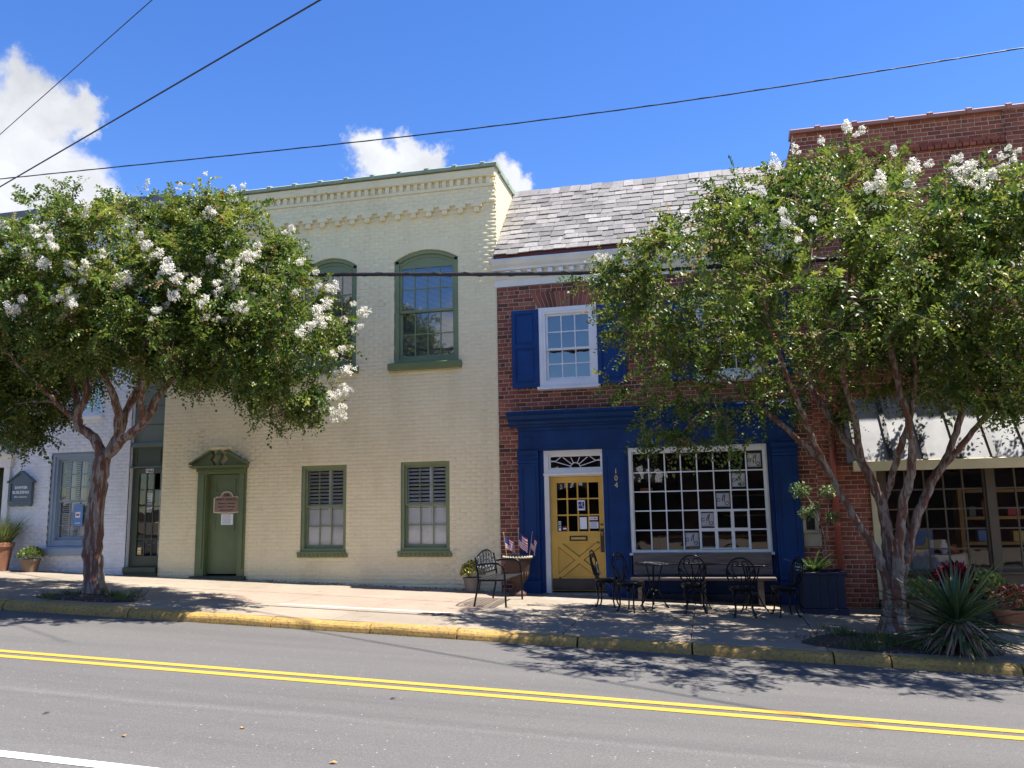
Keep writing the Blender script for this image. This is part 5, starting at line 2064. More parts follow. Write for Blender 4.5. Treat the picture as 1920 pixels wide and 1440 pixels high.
def make_yucca():
    g = np.random.default_rng(5)
    cx, cy = 2.82, -3.92
    z0 = zs(cx, cy)
    root = empty('yucca', (cx, cy, z0), 'spiky green yucca with a skirt of dead leaves by the kerb', 'plant')
    MB().tube([(cx, cy, z0 - .02), (cx + .01, cy, z0 + .25), (cx, cy + .01, z0 + .46)], [.10, .09, .07], 9).build('stem', 'soil', root)

    def blade(L, W, bend, mat, name):
        b = MB()
        K = 6
        vs = []
        for k in range(K + 1):
            t = k / K
            w = W * (.55 + .45 * math.sin(math.pi * min(1, t * 1.25))) * (1 - t ** 3) + .001
            x = L * t
            z = -bend * L * t * t
            vs += [(x, -w / 2, z + w * .16), (x, 0, z - .002), (x, w / 2, z + w * .16)]
        fs = []
        for k in range(K):
            for j in (0, 1):
                fs.append((k * 3 + j, k * 3 + 3 + j, k * 3 + 4 + j, k * 3 + 1 + j))
        b.add(vs, fs)
        o = b.build(name, mat, None, loc=(0, 0, 0), smooth=True)
        me = o.data
        bpy.data.objects.remove(o)
        return me
    green = [blade(L, W, bd, 'yucca_leaf', 'leaf') for L, W, bd in ((.80, .050, .08), (.72, .046, .22), (.86, .050, .05), (.66, .042, .42))]
    dead = [blade(L, W, bd, 'yucca_dead', 'dead_leaf') for L, W, bd in ((.56, .034, .55), (.48, .03, .85), (.62, .032, .35))]
    for k in range(150):
        az = k * 2.39996 + g.uniform(-.15, .15)
        el = 1.32 - 1.55 * (k / 150) ** .9 + g.uniform(-.1, .1)
        hb = .46 - .24 * k / 150
        me = green[int(g.integers(4))]
        s = g.uniform(.92, 1.22) * (.8 if el > 1.0 else 1)
        child('leaf', me, root, (.03 * math.cos(az), .03 * math.sin(az), hb), (g.uniform(-.4, .4), -el, az), (s, s, s))
    for k in range(90):
        az = k * 2.39996 + g.uniform(-.3, .3)
        el = -.05 - g.uniform(0, .75)
        child('dead_leaf', dead[int(g.integers(3))], root, (.07 * math.cos(az), .07 * math.sin(az), .36 + g.uniform(-.12, .06)), (g.uniform(-.5, .5), -el, az), (1, 1, 1))


make_yucca()

# ------------------------------------------------------------------ overhead wires


def wire(name, label, pts, r, sag=0.0, twist=0):
    P = smooth_path(pts, 10)
    root = empty(name, tuple(P[0]), label, 'cable', 'overhead wires')
    MB().tube(P, r, 7).build('conductor', 'cable_black', root, smooth=True)
    if twist:
        P2 = []
        acc = 0
        Q = []
        for a, c in zip(P[:-1], P[1:]):
            n = max(2, int(np.linalg.norm(c - a) / .10))
            for k in range(n):
                Q.append(a + (c - a) * k / n)
        for i, q in enumerate(Q):
            a = i * twist
            P2.append(q + np.array([0, math.cos(a), math.sin(a)]) * r * .72)
        MB().tube(P2, r * .62, 5).build('lashing_wire', 'cable_black', root, smooth=True)


wire('overhead_cable', 'thick black cable strung through the tree crowns', [(-24, -3.3, 6.4), (-15, -3.2, 5.95), (-6.96, -3.2, 5.47), (-1.67, -3.2, 5.07), (2.81, -3.2, 4.94), (10, -3.2, 4.75), (22, -3.2, 4.6)], .031, twist=1.5)
wire('overhead_wire', 'thin twisted black wire crossing the whole sky above the roofs', [(-30, -1.5, 9.0), (-14.1, -1.5, 8.63), (-3.08, -1.5, 8.42), (5.18, -1.5, 8.61), (20, -1.5, 9.3)], .011, twist=.7)
wire('overhead_wire', 'thick black wire rising steeply from the left over the road', [(-27.75, 8.00, 11.72), (-20.87, 5.00, 11.76), (-7.12, -1.00, 11.85), (6.63, -7.00, 11.94)], .020)
wire('overhead_wire', 'thin black wire rising most steeply beside the white cloud', [(-24.45, 6.50, 13.10), (-19.98, 4.00, 12.91), (-11.05, -1.00, 12.52), (-2.11, -6.00, 12.13)], .011)

# ------------------------------------------------------------------ metal bench seen end-on


def gz(x, y):
    return zs(x, y) + .001


bn = empty('metal_bench', (-3.39, -1.65, gz(-3.39, -1.65)), 'dark metal garden bench with cast leafy back beside the yellow flowers', 'bench')


def bl(x, y, z):   # bench local -> world: x depth (front +), y along the wall-to-kerb length, z height
    X, Y = -3.39 + x, -1.65 + y
    return (X, Y, gz(X, Y) * .3 + gz(-3.39, -1.65) * .7 + z)


for s in (-1, 1):
    y = s * .58
    MB().tube([bl(*p) for p in smooth_path([(.245, y, 0), (.235, y, .30), (.22, y, .56), (.15, y, .655), (-.02, y, .665), (-.20, y, .64)], 5)], .016, 8).build('arm_and_leg', 'dark_metal', bn, smooth=True)
    MB().tube([bl(*p) for p in smooth_path([(-.27, y, 0), (-.215, y, .28), (-.20, y, .45), (-.235, y, .70), (-.245, y, .77)], 5)], .016, 8).build('back_leg', 'dark_metal', bn, smooth=True)
    MB().tube([bl(.225, y, .41), bl(-.205, y, .40)], .013, 8).build('seat_rail', 'dark_metal', bn)
for k in range(7):
    xx = .225 - k * .068
    zc = .425 - .012 * math.sin(k / 6 * math.pi)
    b = MB()
    b.box(xx - .017, xx + .017, -.58, .58, zc - .006, zc + .006)
    b.v = [bl(*v) for v in b.v]
    b.build('seat_slat', 'grey_metal', bn)
arch = [(-.225 - .025 * abs(t), t * .56, .70 + .15 * math.cos(t * math.pi / 2) ** .7) for t in np.linspace(-1, 1, 17)]
MB().tube([bl(*p) for p in arch], .014, 8).build('back_top_rail', 'dark_metal', bn, smooth=True)
MB().tube([bl(-.215, -.57, .49), bl(-.215, .57, .49)], .012, 8).build('back_bottom_rail', 'dark_metal', bn)
g = np.random.default_rng(2)
lat = MB()
for k in range(13):
    t = -0.92 + 1.84 * k / 12
    top = .69 + .15 * max(0, math.cos(t * math.pi / 2)) ** .7
    w = .035 * (1 if k % 2 else -1)
    lat.tube([bl(*p) for p in smooth_path([(-.216, t * .53, .49), (-.222, t * .56 + w, .56), (-.228, t * .56 - w, .64), (-.235, t * .58, top)], 4)], .008, 5)
for k in range(80):
    t, z = g.uniform(-.9, .9), g.uniform(.52, .72)
    p = np.array(bl(-.225, t * .55, z))
    q = unit(np.array([0, g.normal(), g.normal()]))
    lat.tube([p, p + q * .022, p + q * .045], [.004, .012, .003], 4)
lat.build('back_lattice', 'grey_metal', bn, smooth=True)

# ------------------------------------------------------------------ bistro chairs and tables


def make_chair():
    root = empty('bistro_chair', (0, 0, 0), 'chair', 'chair')
    M = 'dark_metal'
    MB().lathe([(.185, .425), (.20, .432), (.20, .446), (.19, .452), (.10, .448), (.0, .446)], 22, cap=False).build('seat', M, root, smooth=True, loc=(0, 0, 0))
    ap = MB()
    ap.lathe([(.175, .385), (.192, .426)], 22, cap=False)
    ap.build('apron', M, root, loc=(0, 0, 0))
    for k in range(4):
        a = R(45 + 90 * k)
        c, s = math.cos(a), math.sin(a)
        prof = [(.165, .43), (.205, .36), (.185, .24), (.175, .12), (.205, .035), (.235, .012)]
        MB().tube(smooth_path([(r * c, r * s, z) for r, z in prof], 4), [.017] * 8 + [.013] * 9 + [.013] * 3 + [.017] * 1, 7).build('leg', M, root, smooth=True, loc=(0, 0, 0))
        b = MB()
        for da in (-1, 1):
            a2 = a + da * R(40)
            b.tube(smooth_path([(.185 * c, .185 * s, .27), (.18 * math.cos(a + da * R(14)), .18 * math.sin(a + da * R(14)), .355), (.18 * math.cos(a2), .18 * math.sin(a2), .395)], 4), .009, 5)
        b.build('leg_brace', M, root, smooth=True, loc=(0, 0, 0))
    # hoop back rises behind the seat (+y)
    hoop = []
    for t in np.linspace(-1.32 * math.pi / 2 - .35, 1.32 * math.pi / 2 + .35, 25):
        x = .205 * math.sin(t)
        z = .665 + .225 * math.cos(t)
        hoop.append((x, .155 + (z - .45) * .22, z))
    MB().tube(hoop, .0135, 8).build('back_hoop', M, root, smooth=True, loc=(0, 0, 0))

    def bk(x, z):
        return (x, .155 + (z - .45) * .22, z)
    for s in (-1, 1):
        MB().tube(smooth_path([bk(s * .015, .45), bk(s * .06, .58), bk(s * .115, .72), bk(s * .105, .82), bk(s * .045, .835), bk(s * .025, .79), bk(s * .055, .775)], 5), .009, 6).build('back_scroll', M, root, smooth=True, loc=(0, 0, 0))
        MB().tube(smooth_path([bk(s * .02, .45), bk(s * .085, .55), bk(s * .15, .66), bk(s * .185, .70), bk(s * .175, .655), bk(s * .15, .67)], 5), .009, 6).build('back_scroll', M, root, smooth=True, loc=(0, 0, 0))
        MB().tube(smooth_path([bk(s * .115, .45), bk(s * .12, .50), bk(s * .07, .53), bk(s * .03, .47)], 5), .008, 6).build('back_scroll', M, root, smooth=True, loc=(0, 0, 0))
        MB().tube([bk(s * .115, .47), (s * .10, .14, .44)], .012, 6).build('back_stay', M, root, loc=(0, 0, 0))
    MB().tube([bk(0, .45), bk(0, .66)], .008, 6).build('back_scroll', M, root, loc=(0, 0, 0))
    return root


chairs = [(-1.66, -1.42, 84, 'black scrolled iron bistro chair beside the yellow door frame'),
          (-1.24, -1.88, 62, 'black scrolled iron bistro chair in front of the navy pier, turned to a table'),
          (-.27, -1.62, 180, 'black scrolled iron bistro chair with its back to the road before the middle table'),
          (.45, -1.82, 178, 'black scrolled iron bistro chair with its back to the road, nearer the planter box'),
          (1.06, -1.50, -72, 'black scrolled iron bistro chair right beside the navy planter box')]
proto = make_chair()
for i, (x, y, a, lab) in enumerate(chairs):
    o = proto if i == 0 else copy_tree(proto)
    o.location = (x, y, gz(x, y) - .006)
    o.rotation_euler = (0, R(2.2), R(a))
    tag(o, lab, 'chair', 'bistro chairs outside the shop')


def make_table():
    root = empty('bistro_table', (0, 0, 0), 'table', 'table')
    M = 'dark_metal'
    tp = MB().lathe([(.27, .690), (.30, .694), (.305, .703), (.30, .712), (.285, .708)], 28, cap=False).build('table_rim', M, root, smooth=True, loc=(0, 0, 0))
    # pierced cast top: rings, spokes and curls
    t = MB()
    for r in (.06, .13, .20, .265):
        t.tube([(r * math.cos(a), r * math.sin(a), .702) for a in np.linspace(0, 2 * math.pi, 25)], .009, 5, cap=False)
    for k in range(16):
        a = 2 * math.pi * k / 16
        t.tube([(.03 * math.cos(a), .03 * math.sin(a), .702), (.28 * math.cos(a), .28 * math.sin(a), .702)], .007, 4)
        for r in (.165, .232):
            t.tube([(r * math.cos(a + u * .19) + 0, r * math.sin(a + u * .19), .702 + .0) for u in np.linspace(.1, .9, 5)], .012, 4)
    t.build('table_top', 'grey_metal', root, smooth=True, loc=(0, 0, 0))
    for k in range(3):
        a = 2 * math.pi * k / 3 + .5
        c, s = math.cos(a), math.sin(a)
        MB().tube(smooth_path([(.15 * c, .15 * s, .69), (.09 * c, .09 * s, .45), (.06 * c, .06 * s, .30), (.13 * c, .13 * s, .22), (.185 * c, .185 * s, .10), (.26 * c, .26 * s, .012)], 5), .011, 7).build('leg', M, root, smooth=True, loc=(0, 0, 0))
    MB().tube([(.085 * math.cos(a), .085 * math.sin(a), .29) for a in np.linspace(0, 2 * math.pi, 17)], .009, 6, cap=False).build('leg_ring', M, root, smooth=True, loc=(0, 0, 0))
    MB().tube([(0, 0, .05), (0, 0, .69)], .010, 6).build('centre_rod', M, root, loc=(0, 0, 0))
    return root


tproto = make_table()
for i, (x, y, lab) in enumerate([(-.93, -1.36, 'round pierced metal bistro table nearest the yellow door'),
                                 (-.20, -1.02, 'round pierced metal bistro table in front of the bench middle'),
                                 (.58, -1.18, 'round pierced metal bistro table nearest the navy planter box')]):
    o = tproto if i == 0 else copy_tree(tproto)
    o.location = (x, y, gz(x, y) - .004)
    o.rotation_euler = (0, R(2.1), R(40 * i))
    tag(o, lab, 'table', 'bistro tables outside the shop')

# wooden bench under the shop window
wb = empty('wooden_bench', (-.16, -.30, zs(-.16, -.3)), 'long weathered wooden bench under the shop window', 'bench')
for z0, z1 in ((.595, .795), (.425, .588)):
    MB().box(-1.335, 1.0, -.165, -.125, z0, z1, c=.006).build('back_plank', 'bench_wood', wb)
MB().box(-1.36, 1.03, -.56, -.17, .36, .405, c=.006).build('seat_plank', 'bench_wood', wb)
for x in (-1.2, -.16, .78):
    zb = zs(x, -.4) - .01
    MB().box(x - .045, x + .045, -.52, -.43, zb, .358).build('leg', 'bench_wood', wb)
    MB().box(x - .045, x + .045, -.255, -.175, zb, .358).build('leg', 'bench_wood', wb)
    MB().box(x - .04, x + .04, -.123, -.075, zb, .78).build('back_post', 'bench_wood', wb)

# ------------------------------------------------------------------ urn with three little flags
ux, uy = -3.33, -.55
uz = zs(ux, uy) - .004
urn = empty('urn_planter', (ux, uy, uz), 'tall brown fluted urn with a pale rope rim behind the metal bench', 'urn')
MB().lathe([(.15, 0), (.16, .03), (.15, .06), (.09, .10), (.075, .18), (.10, .23), (.16, .30), (.20, .42), (.225, .58), (.25, .66), (.235, .66), (.20, .60), (.0, .60)], 26, cap=False).build('bowl', 'urn_brown', urn, smooth=True, loc=(0, 0, 0))
fl = MB()
for k in range(20):
    a = 2 * math.pi * k / 20
    fl.tube([(r * math.cos(a), r * math.sin(a), z) for r, z in ((.085, .11), (.078, .18), (.105, .235), (.165, .305), (.203, .42))], .010, 5)
fl.build('fluting', 'urn_brown', urn, smooth=True, loc=(0, 0, 0))
rim = MB()
for k in range(30):
    a = 2 * math.pi * k / 30
    p = [(.255 * math.cos(a + d), .255 * math.sin(a + d), .668 + e) for d, e in ((-.12, -.012), (0, .008), (.12, -.012))]
    rim.tube(p, [.012, .022, .012], 6)
rim.build('rope_rim', 'stone', urn, smooth=True, loc=(0, 0, 0))
MB().lathe([(.0, .635), (.21, .635)], 20, cap=False).build('soil', 'soil', urn, loc=(0, 0, 0))
for dx, dy, tilt, rot, h, lab in ((-.19, -.02, -7, 25, .40, 'small striped flag nearest the cream wall in the brown urn'),
                                  (.0, .03, 2, -20, .48, 'tallest small striped flag at the middle of the brown urn'),
                                  (.20, .0, 13, 60, .42, 'small striped flag leaning towards the navy pilaster in the urn')):
    fo = empty('small_flag', (ux + dx, uy + dy, uz + .63), lab, 'flag', 'flags in the urn')
    MB().tube([(0, 0, -.03), (0, 0, h + .05)], .005, 6).build('stick', 'pole_wood', fo, loc=(0, 0, 0))
    MB().lathe([(.0, h + .05), (.009, h + .06), (.0, h + .075)], 8, cap=False).build('finial', 'gold_digit', fo, loc=(0, 0, 0))
    fb = MB()
    H_, Wf, n = h * .85, .30, 7
    def fpt(u, v):   # u along the fly, v down the hoist; limp cloth hangs and folds
        x = Wf * u * .55
        return (x + .008, .035 * math.sin(u * 7 + v * 2) * u, h * 1.0 - H_ * v * .62 - u * .11 * (1 + .4 * math.sin(v * 3)))
    for i in range(n):
        for j in range(13):
            u0, u1, v0, v1 = i / n, (i + 1) / n, j / 13, (j + 1) / 13
            mi = 2 if (u0 < .41 and j < 7) else (0 if j % 2 == 0 else 1)
            fb.quad(fpt(u0, v0), fpt(u0, v1), fpt(u1, v1), fpt(u1, v0), mi)
    fb.build('cloth', ['flag_red', 'flag_white', 'flag_blue'], fo, loc=(0, 0, 0))
    fo.rotation_euler = (0, R(tilt), R(rot))

# ------------------------------------------------------------------ potted plants


def pot_prof(r0, r1, h):
    return [(r0, 0), (r0 * 1.02, .01), (r1 * .97, h * .84), (r1 * 1.06, h * .85), (r1 * 1.08, h * .99), (r1 * 1.0, h), (r1 * .92, h * .97), (r1 * .88, h * .86), (0, h * .86)]


def potted(name, label, x, y, r0, r1, h, potmat, foliage, z=None):
    z = zs(x, y) - .003 if z is None else z
    root = empty(name, (x, y, z), label, 'potted plant')
    MB().lathe(pot_prof(r0, r1, h), 24, cap=True).build('pot', potmat, root, smooth=False, loc=(0, 0, 0))
    MB().lathe([(0, h * .88), (r1 * .88, h * .88)], 18, cap=False).build('soil', 'soil', root, loc=(0, 0, 0))
    foliage(root, h)
    return root


def dome(root, h, n, rx, rz, L, W, mat, seed, tone_lo=0, tone_hi=1, up=.3, name='foliage', cz=.3):
    g = np.random.default_rng(seed)
    q = unit(g.normal(size=(n, 3)))
    q[:, 2] = np.abs(q[:, 2]) * 1.0 - .12
    k = g.uniform(.55, 1.0, n) ** .6
    P = q * np.array([rx, rx, rz]) * k[:, None] + np.array([0, 0, h + cz * rz])
    D = unit(q + g.normal(size=(n, 3)) * .5 + np.array([0, 0, up]))
    U = unit(g.normal(size=(n, 3)) + np.array([0, 0, .8]))
    o = child(name, leaf_mesh(name, P, D, U, g.uniform(.7, 1.3, n) * L, g.uniform(.7, 1.3, n) * W, g.uniform(tone_lo, tone_hi, n), mat, .2), root)
    st = MB()
    for i in range(14):
        a = P[int(g.integers(n))]
        st.tube([(a[0] * .2, a[1] * .2, h * .86), (a[0] * .7, a[1] * .7, (h + a[2]) / 2), tuple(a)], .004, 4)
    st.build('stems', 'stem_green', root, loc=(0, 0, 0))
    return o


def grass_foliage(root, h, n=420, L=.62, seed=1, spread=.55):
    g = np.random.default_rng(seed)
    b_v, b_f, T = [], [], []
    m = 0
    for i in range(n):
        a, s = g.uniform(0, 2 * np.pi), g.random() ** .5 * .16
        p0 = np.array([s * math.cos(a), s * math.sin(a), h * .88])
        d = unit(np.array([math.cos(a) * spread * g.random(), math.sin(a) * spread * g.random(), 1.0]) + g.normal(size=3) * .12)
        ln = L * g.uniform(.5, 1.1)
        sd = unit(np.cross(d, g.normal(size=3)))
        w = .0065
        rows = []
        for t in (0, .4, .75, 1):
            p = p0 + d * ln * t + np.array([math.cos(a), math.sin(a), -.6]) * .22 * ln * t * t
            rows.append((p - sd * w * (1 - t * .9), p + sd * w * (1 - t * .9)))
        for k in range(3):
            b_v += [rows[k][0], rows[k][1], rows[k + 1][1], rows[k + 1][0]]
            b_f.append((m, m + 1, m + 2, m + 3))
            m += 4
            T.append(g.random())
    child('blades', np_mesh('blades', np.array(b_v), np.array(b_f), 'grass_blade', T), root)


potted('grass_pot', 'tall terracotta pot of long ornamental grass beside the entrance', -14.52, -.38, .17, .25, .58, 'terracotta', lambda r, h: grass_foliage(r, h, 800, .72))
potted('mum_pot', 'small brown pot of low green chrysanthemums below the blue grey window', -13.78, -.34, .14, .19, .27, 'pot_brown',
       lambda r, h: dome(r, h, 1100, .25, .20, .04, .025, 'mum_green', 4))
potted('mum_pot', 'grey pot of bright yellow chrysanthemums beside the metal bench', -4.22, -.36, .12, .165, .27, 'pot_grey',
       lambda r, h: dome(r, h, 1200, .22, .24, .034, .026, 'mum_leaf', 6, .1, 1))


def red_flowers(r, h):
    dome(r, h, 1100, .34, .26, .05, .045, 'geranium', 8, 0, 1)


potted('geranium_pot', 'wide terracotta pot of red flowers beyond the yucca', 4.28, -1.35, .22, .32, .26, 'terracotta', red_flowers)
potted('coleus_pot', 'dark pot of burgundy coleus in front of the brown shop window', 3.62, -.85, .17, .23, .36, 'pot_grey',
       lambda r, h: dome(r, h, 420, .30, .36, .13, .075, 'coleus', 9))
potted('coleus_pot', 'dark pot of chartreuse leafy coleus in front of the brown shop window', 4.02, -.95, .17, .22, .34, 'pot_grey',
       lambda r, h: dome(r, h, 700, .27, .30, .10, .045, 'coleus_green', 10, 0, .7))
potted('coleus_pot', 'dark pot of pale yellow-green leaves behind the yucca', 3.05, -1.25, .15, .2, .32, 'pot_brown',
       lambda r, h: dome(r, h, 420, .26, .22, .085, .06, 'coleus_green', 12, .4, 1))

# navy planter box with a young tree and ferns
px0, px1, py0, py1 = 1.36, 2.02, -1.12, -.46
pz = zs(1.7, -.8)
pb = empty('planter_box', ((px0 + px1) / 2, (py0 + py1) / 2, pz), 'square navy wooden planter box with fern and sapling by the downspout', 'planter')
n = 5
for k in range(n):
    w = (px1 - px0 - .04) / n
    MB().box(px0 + .02 + k * w + .002, px0 + .02 + (k + 1) * w - .002, py0 + .02, py0 + .045, pz + .09, pz + .60).build('board', 'navy_wood', pb)
    MB().box(px0 + .02 + k * w + .002, px0 + .02 + (k + 1) * w - .002, py1 - .045, py1 - .02, pz + .09, pz + .60).build('board', 'navy_wood', pb)
    for xa, xb in ((px0 + .02, px0 + .045), (px1 - .045, px1 - .02)):
        w2 = (py1 - py0 - .1) / n
        MB().box(xa, xb, py0 + .05 + k * w2 + .002, py0 + .05 + (k + 1) * w2 - .002, pz + .09, pz + .60).build('board', 'navy_wood', pb)
tr_ = MB()
tr_.box(px0 - .02, px1 + .02, py0 - .02, py0 + .06, pz + .60, pz + .64, c=.005)
tr_.box(px0 - .02, px1 + .02, py1 - .06, py1 + .02, pz + .60, pz + .64, c=.005)
tr_.box(px0 - .02, px0 + .06, py0 + .061, py1 - .061, pz + .60, pz + .64, c=.005)
tr_.box(px1 - .06, px1 + .02, py0 + .061, py1 - .061, pz + .60, pz + .64, c=.005)
tr_.build('top_rim', 'navy_wood', pb)
MB().box(px0 - .01, px1 + .01, py0 - .01, py1 + .01, pz - .04, pz + .085, c=.006).build('base', 'navy_wood', pb)
MB().box(px0 + .05, px1 - .05, py0 + .05, py1 - .05, pz + .5, pz + .56).build('soil', 'soil', pb)
fern = empty('fern', (1.58, -.85, pz + .56), 'light green fern in the navy planter box', 'plant')
g = np.random.default_rng(14)
P, D, U, Ln = [], [], [], []
for k in range(40):
    a, e = g.uniform(0, 2 * np.pi), g.uniform(.75, 1.4)
    L = g.uniform(.34, .55)
    d = np.array([math.cos(a) * math.cos(e), math.sin(a) * math.cos(e), math.sin(e)])
    for j in range(18):
        t = (j + 2) / 20
        p = d * L * t + np.array([math.cos(a), math.sin(a), -.8]) * .14 * t * t
        for s in (-1, 1):
            P.append(p)
            D.append(unit(np.cross(d, [0, 0, 1]) * s + d * .5))
            U.append(unit(np.array([0, 0, 1]) + g.normal(size=3) * .2))
            Ln.append(.085 * (1 - t * .75))
P, D, U, Ln = map(np.array, (P, D, U, Ln))
child('fronds', leaf_mesh('fronds', P, D, U, Ln, Ln * .32, g.random(len(P)), 'fern', .1), fern)
sap = empty('sapling', (1.80, -.75, pz + .56), 'thin young sapling with leafy tufts in the navy planter box', 'tree')
st = MB()
stems = [[(0, 0, -.05), (.0, 0, .4), (-.05, -.03, .8), (-.16, -.05, 1.12), (-.33, -.08, 1.38)], [(0, 0, .35), (.03, .02, .7), (.08, .0, 1.05), (.10, -.02, 1.35)],
         [(-.05, -.03, .8), (-.13, -.06, .92), (-.26, -.08, 1.0)], [(.03, .02, .7), (.09, .03, .84), (.15, .0, .92)]]
for s in stems:
    st.tube(smooth_path(s, 4), .010, 6)
st.build('trunk', 'bark', sap, smooth=True, loc=(0, 0, 0))
P, D, U, Ln = [], [], [], []
for c, r, n in (((-.34, -.08, 1.36), .17, 240), ((.10, -.02, 1.33), .14, 200), ((-.27, -.08, .99), .13, 170), ((.15, .0, .92), .12, 150), ((-.12, -.05, 1.10), .10, 60)):
    for k in range(n):
        q = unit(g.normal(size=3))
        P.append(np.array(c) + q * np.array([r, r, r * .75]) * g.random() ** .5)
        D.append(unit(q + g.normal(size=3) * .6))
        U.append(unit(np.array([0, 0, 1]) + g.normal(size=3) * .5))
        Ln.append(g.uniform(.035, .06))
P, D, U, Ln = map(np.array, (P, D, U, Ln))
child('crown', leaf_mesh('crown', P, D, U, Ln, Ln * .55, g.random(len(P)), 'planter_leaf'), sap)

# stone letter box set on the brick strip
sb = empty('stone_wall_box', (1.60, -.02, 1.0), 'beige stone box with dark recess on the narrow brown brick strip', 'wall box')
MB().box(1.545, 1.835, -.05, -.004, .88, 1.10, c=.008).build('lower_block', 'stone', sb)
f = MB()
frame_rect(f, 1.545, 1.80, 1.105, 1.50, .055, -.09, -.004)
f.build('stone_frame', 'stone', sb)
MB().box(1.605, 1.745, -.03, -.004, 1.165, 1.44).build('recess', 'interior_dark', sb)
MB().prism_x([(-.13, 1.12), (-.09, 1.12), (-.09, 1.165), (-.13, 1.15)], 1.55, 1.79).build('ledge', 'stone', sb)

# ------------------------------------------------------------------ signs and notices
sg = empty('building_sign', (-14.41, -.03, 1.85), 'dark blue gabled wall sign reading SAWYER BUILDING', 'sign')
MB().box(-14.69, -14.13, -.06, -.004, 1.93, 2.36).build('board', 'sign_blue', sg)
f = MB()
frame_rect(f, -14.695, -14.125, 1.925, 2.37, .035, -.085, -.0605)
f.build('frame', 'sign_blue', sg)
MB().prism_y([(-14.70, 2.372), (-14.12, 2.372), (-14.41, 2.56)], -.075, -.004).build('gable', 'sign_blue', sg)
for s in (-1, 1):
    rk = [(-14.41 + s * .335, 2.345), (-14.41 + s * .335, 2.375), (-14.41, 2.605), (-14.41, 2.565)]
    MB().prism_y(rk if s < 0 else rk[::-1], -.11, -.003).build('gable_moulding', 'sign_blue', sg)
pts = [(-14.69, 1.924), (-14.68, 1.87)]
for k in range(9):
    t = k / 8
    pts.append((-14.66 + .5 * t, 1.85 - .012 * math.cos(t * 4 * math.pi)))
pts += [(-14.14, 1.87), (-14.13, 1.924)]
MB().prism_y(pts, -.065, -.004).build('scalloped_apron', 'sign_blue', sg)
text_part('SAWYER', .082, -14.41, -.0625, 2.215, 'white_paint', sg, bold=.0025, width=.33)
text_part('BUILDING', .082, -14.41, -.0625, 2.115, 'white_paint', sg, bold=.0025, width=.42)
text_part('108 N. Chestnut St.', .04, -14.41, -.0625, 2.03, 'white_paint', sg, bold=.001, width=.34)

ds = empty('door_sign', (-9.52, .08, 1.6), 'brown shaped plaque with cream border on the green door', 'sign')


def plaque(w, h, top, y0, y1, mat, name, z0):
    pts = [(-w, 0), (-w * .55, -.012), (0, -.02), (w * .55, -.012), (w, 0), (w, h * .8), (w * .86, h * .8), (w * .84, h * .87), (w * .5, h * .87)]
    for k in range(7):
        a = math.pi * k / 6
        pts.append((w * .48 * math.cos(a), h * .87 + top * math.sin(a)))
    pts += [(-w * .5, h * .87), (-w * .84, h * .87), (-w * .86, h * .8), (-w, h * .8)]
    return MB().prism_y([(-9.52 + p[0], z0 + p[1]) for p in pts], y0, y1).build(name, mat, ds)


plaque(.295, .37, .11, .068, .099, 'sign_cream', 'border', 1.63)
plaque(.268, .335, .10, .062, .0675, 'sign_brown', 'face', 1.648)
text_part('106', .075, -9.52, .0605, 1.955, 'lettering_dark', ds, bold=.003, width=.13)
text_part('Donald R. Grayson, P.C.', .05, -9.52, .0605, 1.885, 'lettering_dark', ds, bold=.0015, width=.48)
MB().box(-9.76, -9.28, .0600, .0618, 1.862, 1.867).build('rule', 'lettering_dark', ds)
text_part('Thomas R. Peterson', .045, -9.52, .0605, 1.80, 'lettering_dark', ds, bold=.0012, width=.40)
text_part('Joseph T. Peterson', .045, -9.52, .0605, 1.735, 'lettering_dark', ds, bold=.0012, width=.38)
text_part('Attorneys at Law', .04, -9.52, .0605, 1.672, 'lettering_dark', ds, bold=.001, shear=.2, width=.30)


def notice(name, label, x0, x1, z0, z1, y, lines, mat='paper', ink='ink_grey', cat='notice', group=None, seed=0):
    root = empty(name, ((x0 + x1) / 2, y, z0), label, cat, group)
    MB().box(x0, x1, y - .002, y, z0, z1).build('sheet', mat, root)
    g = np.random.default_rng(seed)
    b = MB()
    for k in range(lines):
        z = z1 - (z1 - z0) * (k + .8) / (lines + .6)
        e = (x1 - x0) * g.uniform(.08, .25)
        b.box(x0 + (x1 - x0) * .1, x1 - e, y - .003, y - .0021, z, z + (z1 - z0) / (lines * 3.2))
    if lines:
        b.build('text_lines', ink, root)
    return root


notice('paper_notice', 'white paper notice taped to the green door below the plaque', -9.65, -9.38, 1.385, 1.60, .0985, 9, seed=1)
notice('paper_notice', 'blank white paper in the lower glass of the yellow door', -2.305, -2.175, 1.215, 1.43, .108, 0)
cs = notice('closed_sign', 'small pinkish CLOSED sign in the yellow door glass', -2.125, -1.975, 1.375, 1.435, .108, 0, cat='sign')
text_part('CLOSED', .042, -2.05, .1055, 1.39, 'flag_red', cs, bold=.0015, width=.125)
notice('hours_notice', 'white printed notice under the CLOSED sign on the yellow door', -2.125, -1.965, 1.225, 1.345, .108, 6, seed=3, ink='ink_blue')
bp = notice('monogram_notice', 'blue and white monogram notice in the middle row of the yellow door', -2.335, -2.2, 1.555, 1.735, .108, 0)
MB().box(-2.323, -2.212, .1045, .1058, 1.585, 1.71).build('blue_field', 'ink_blue', bp)


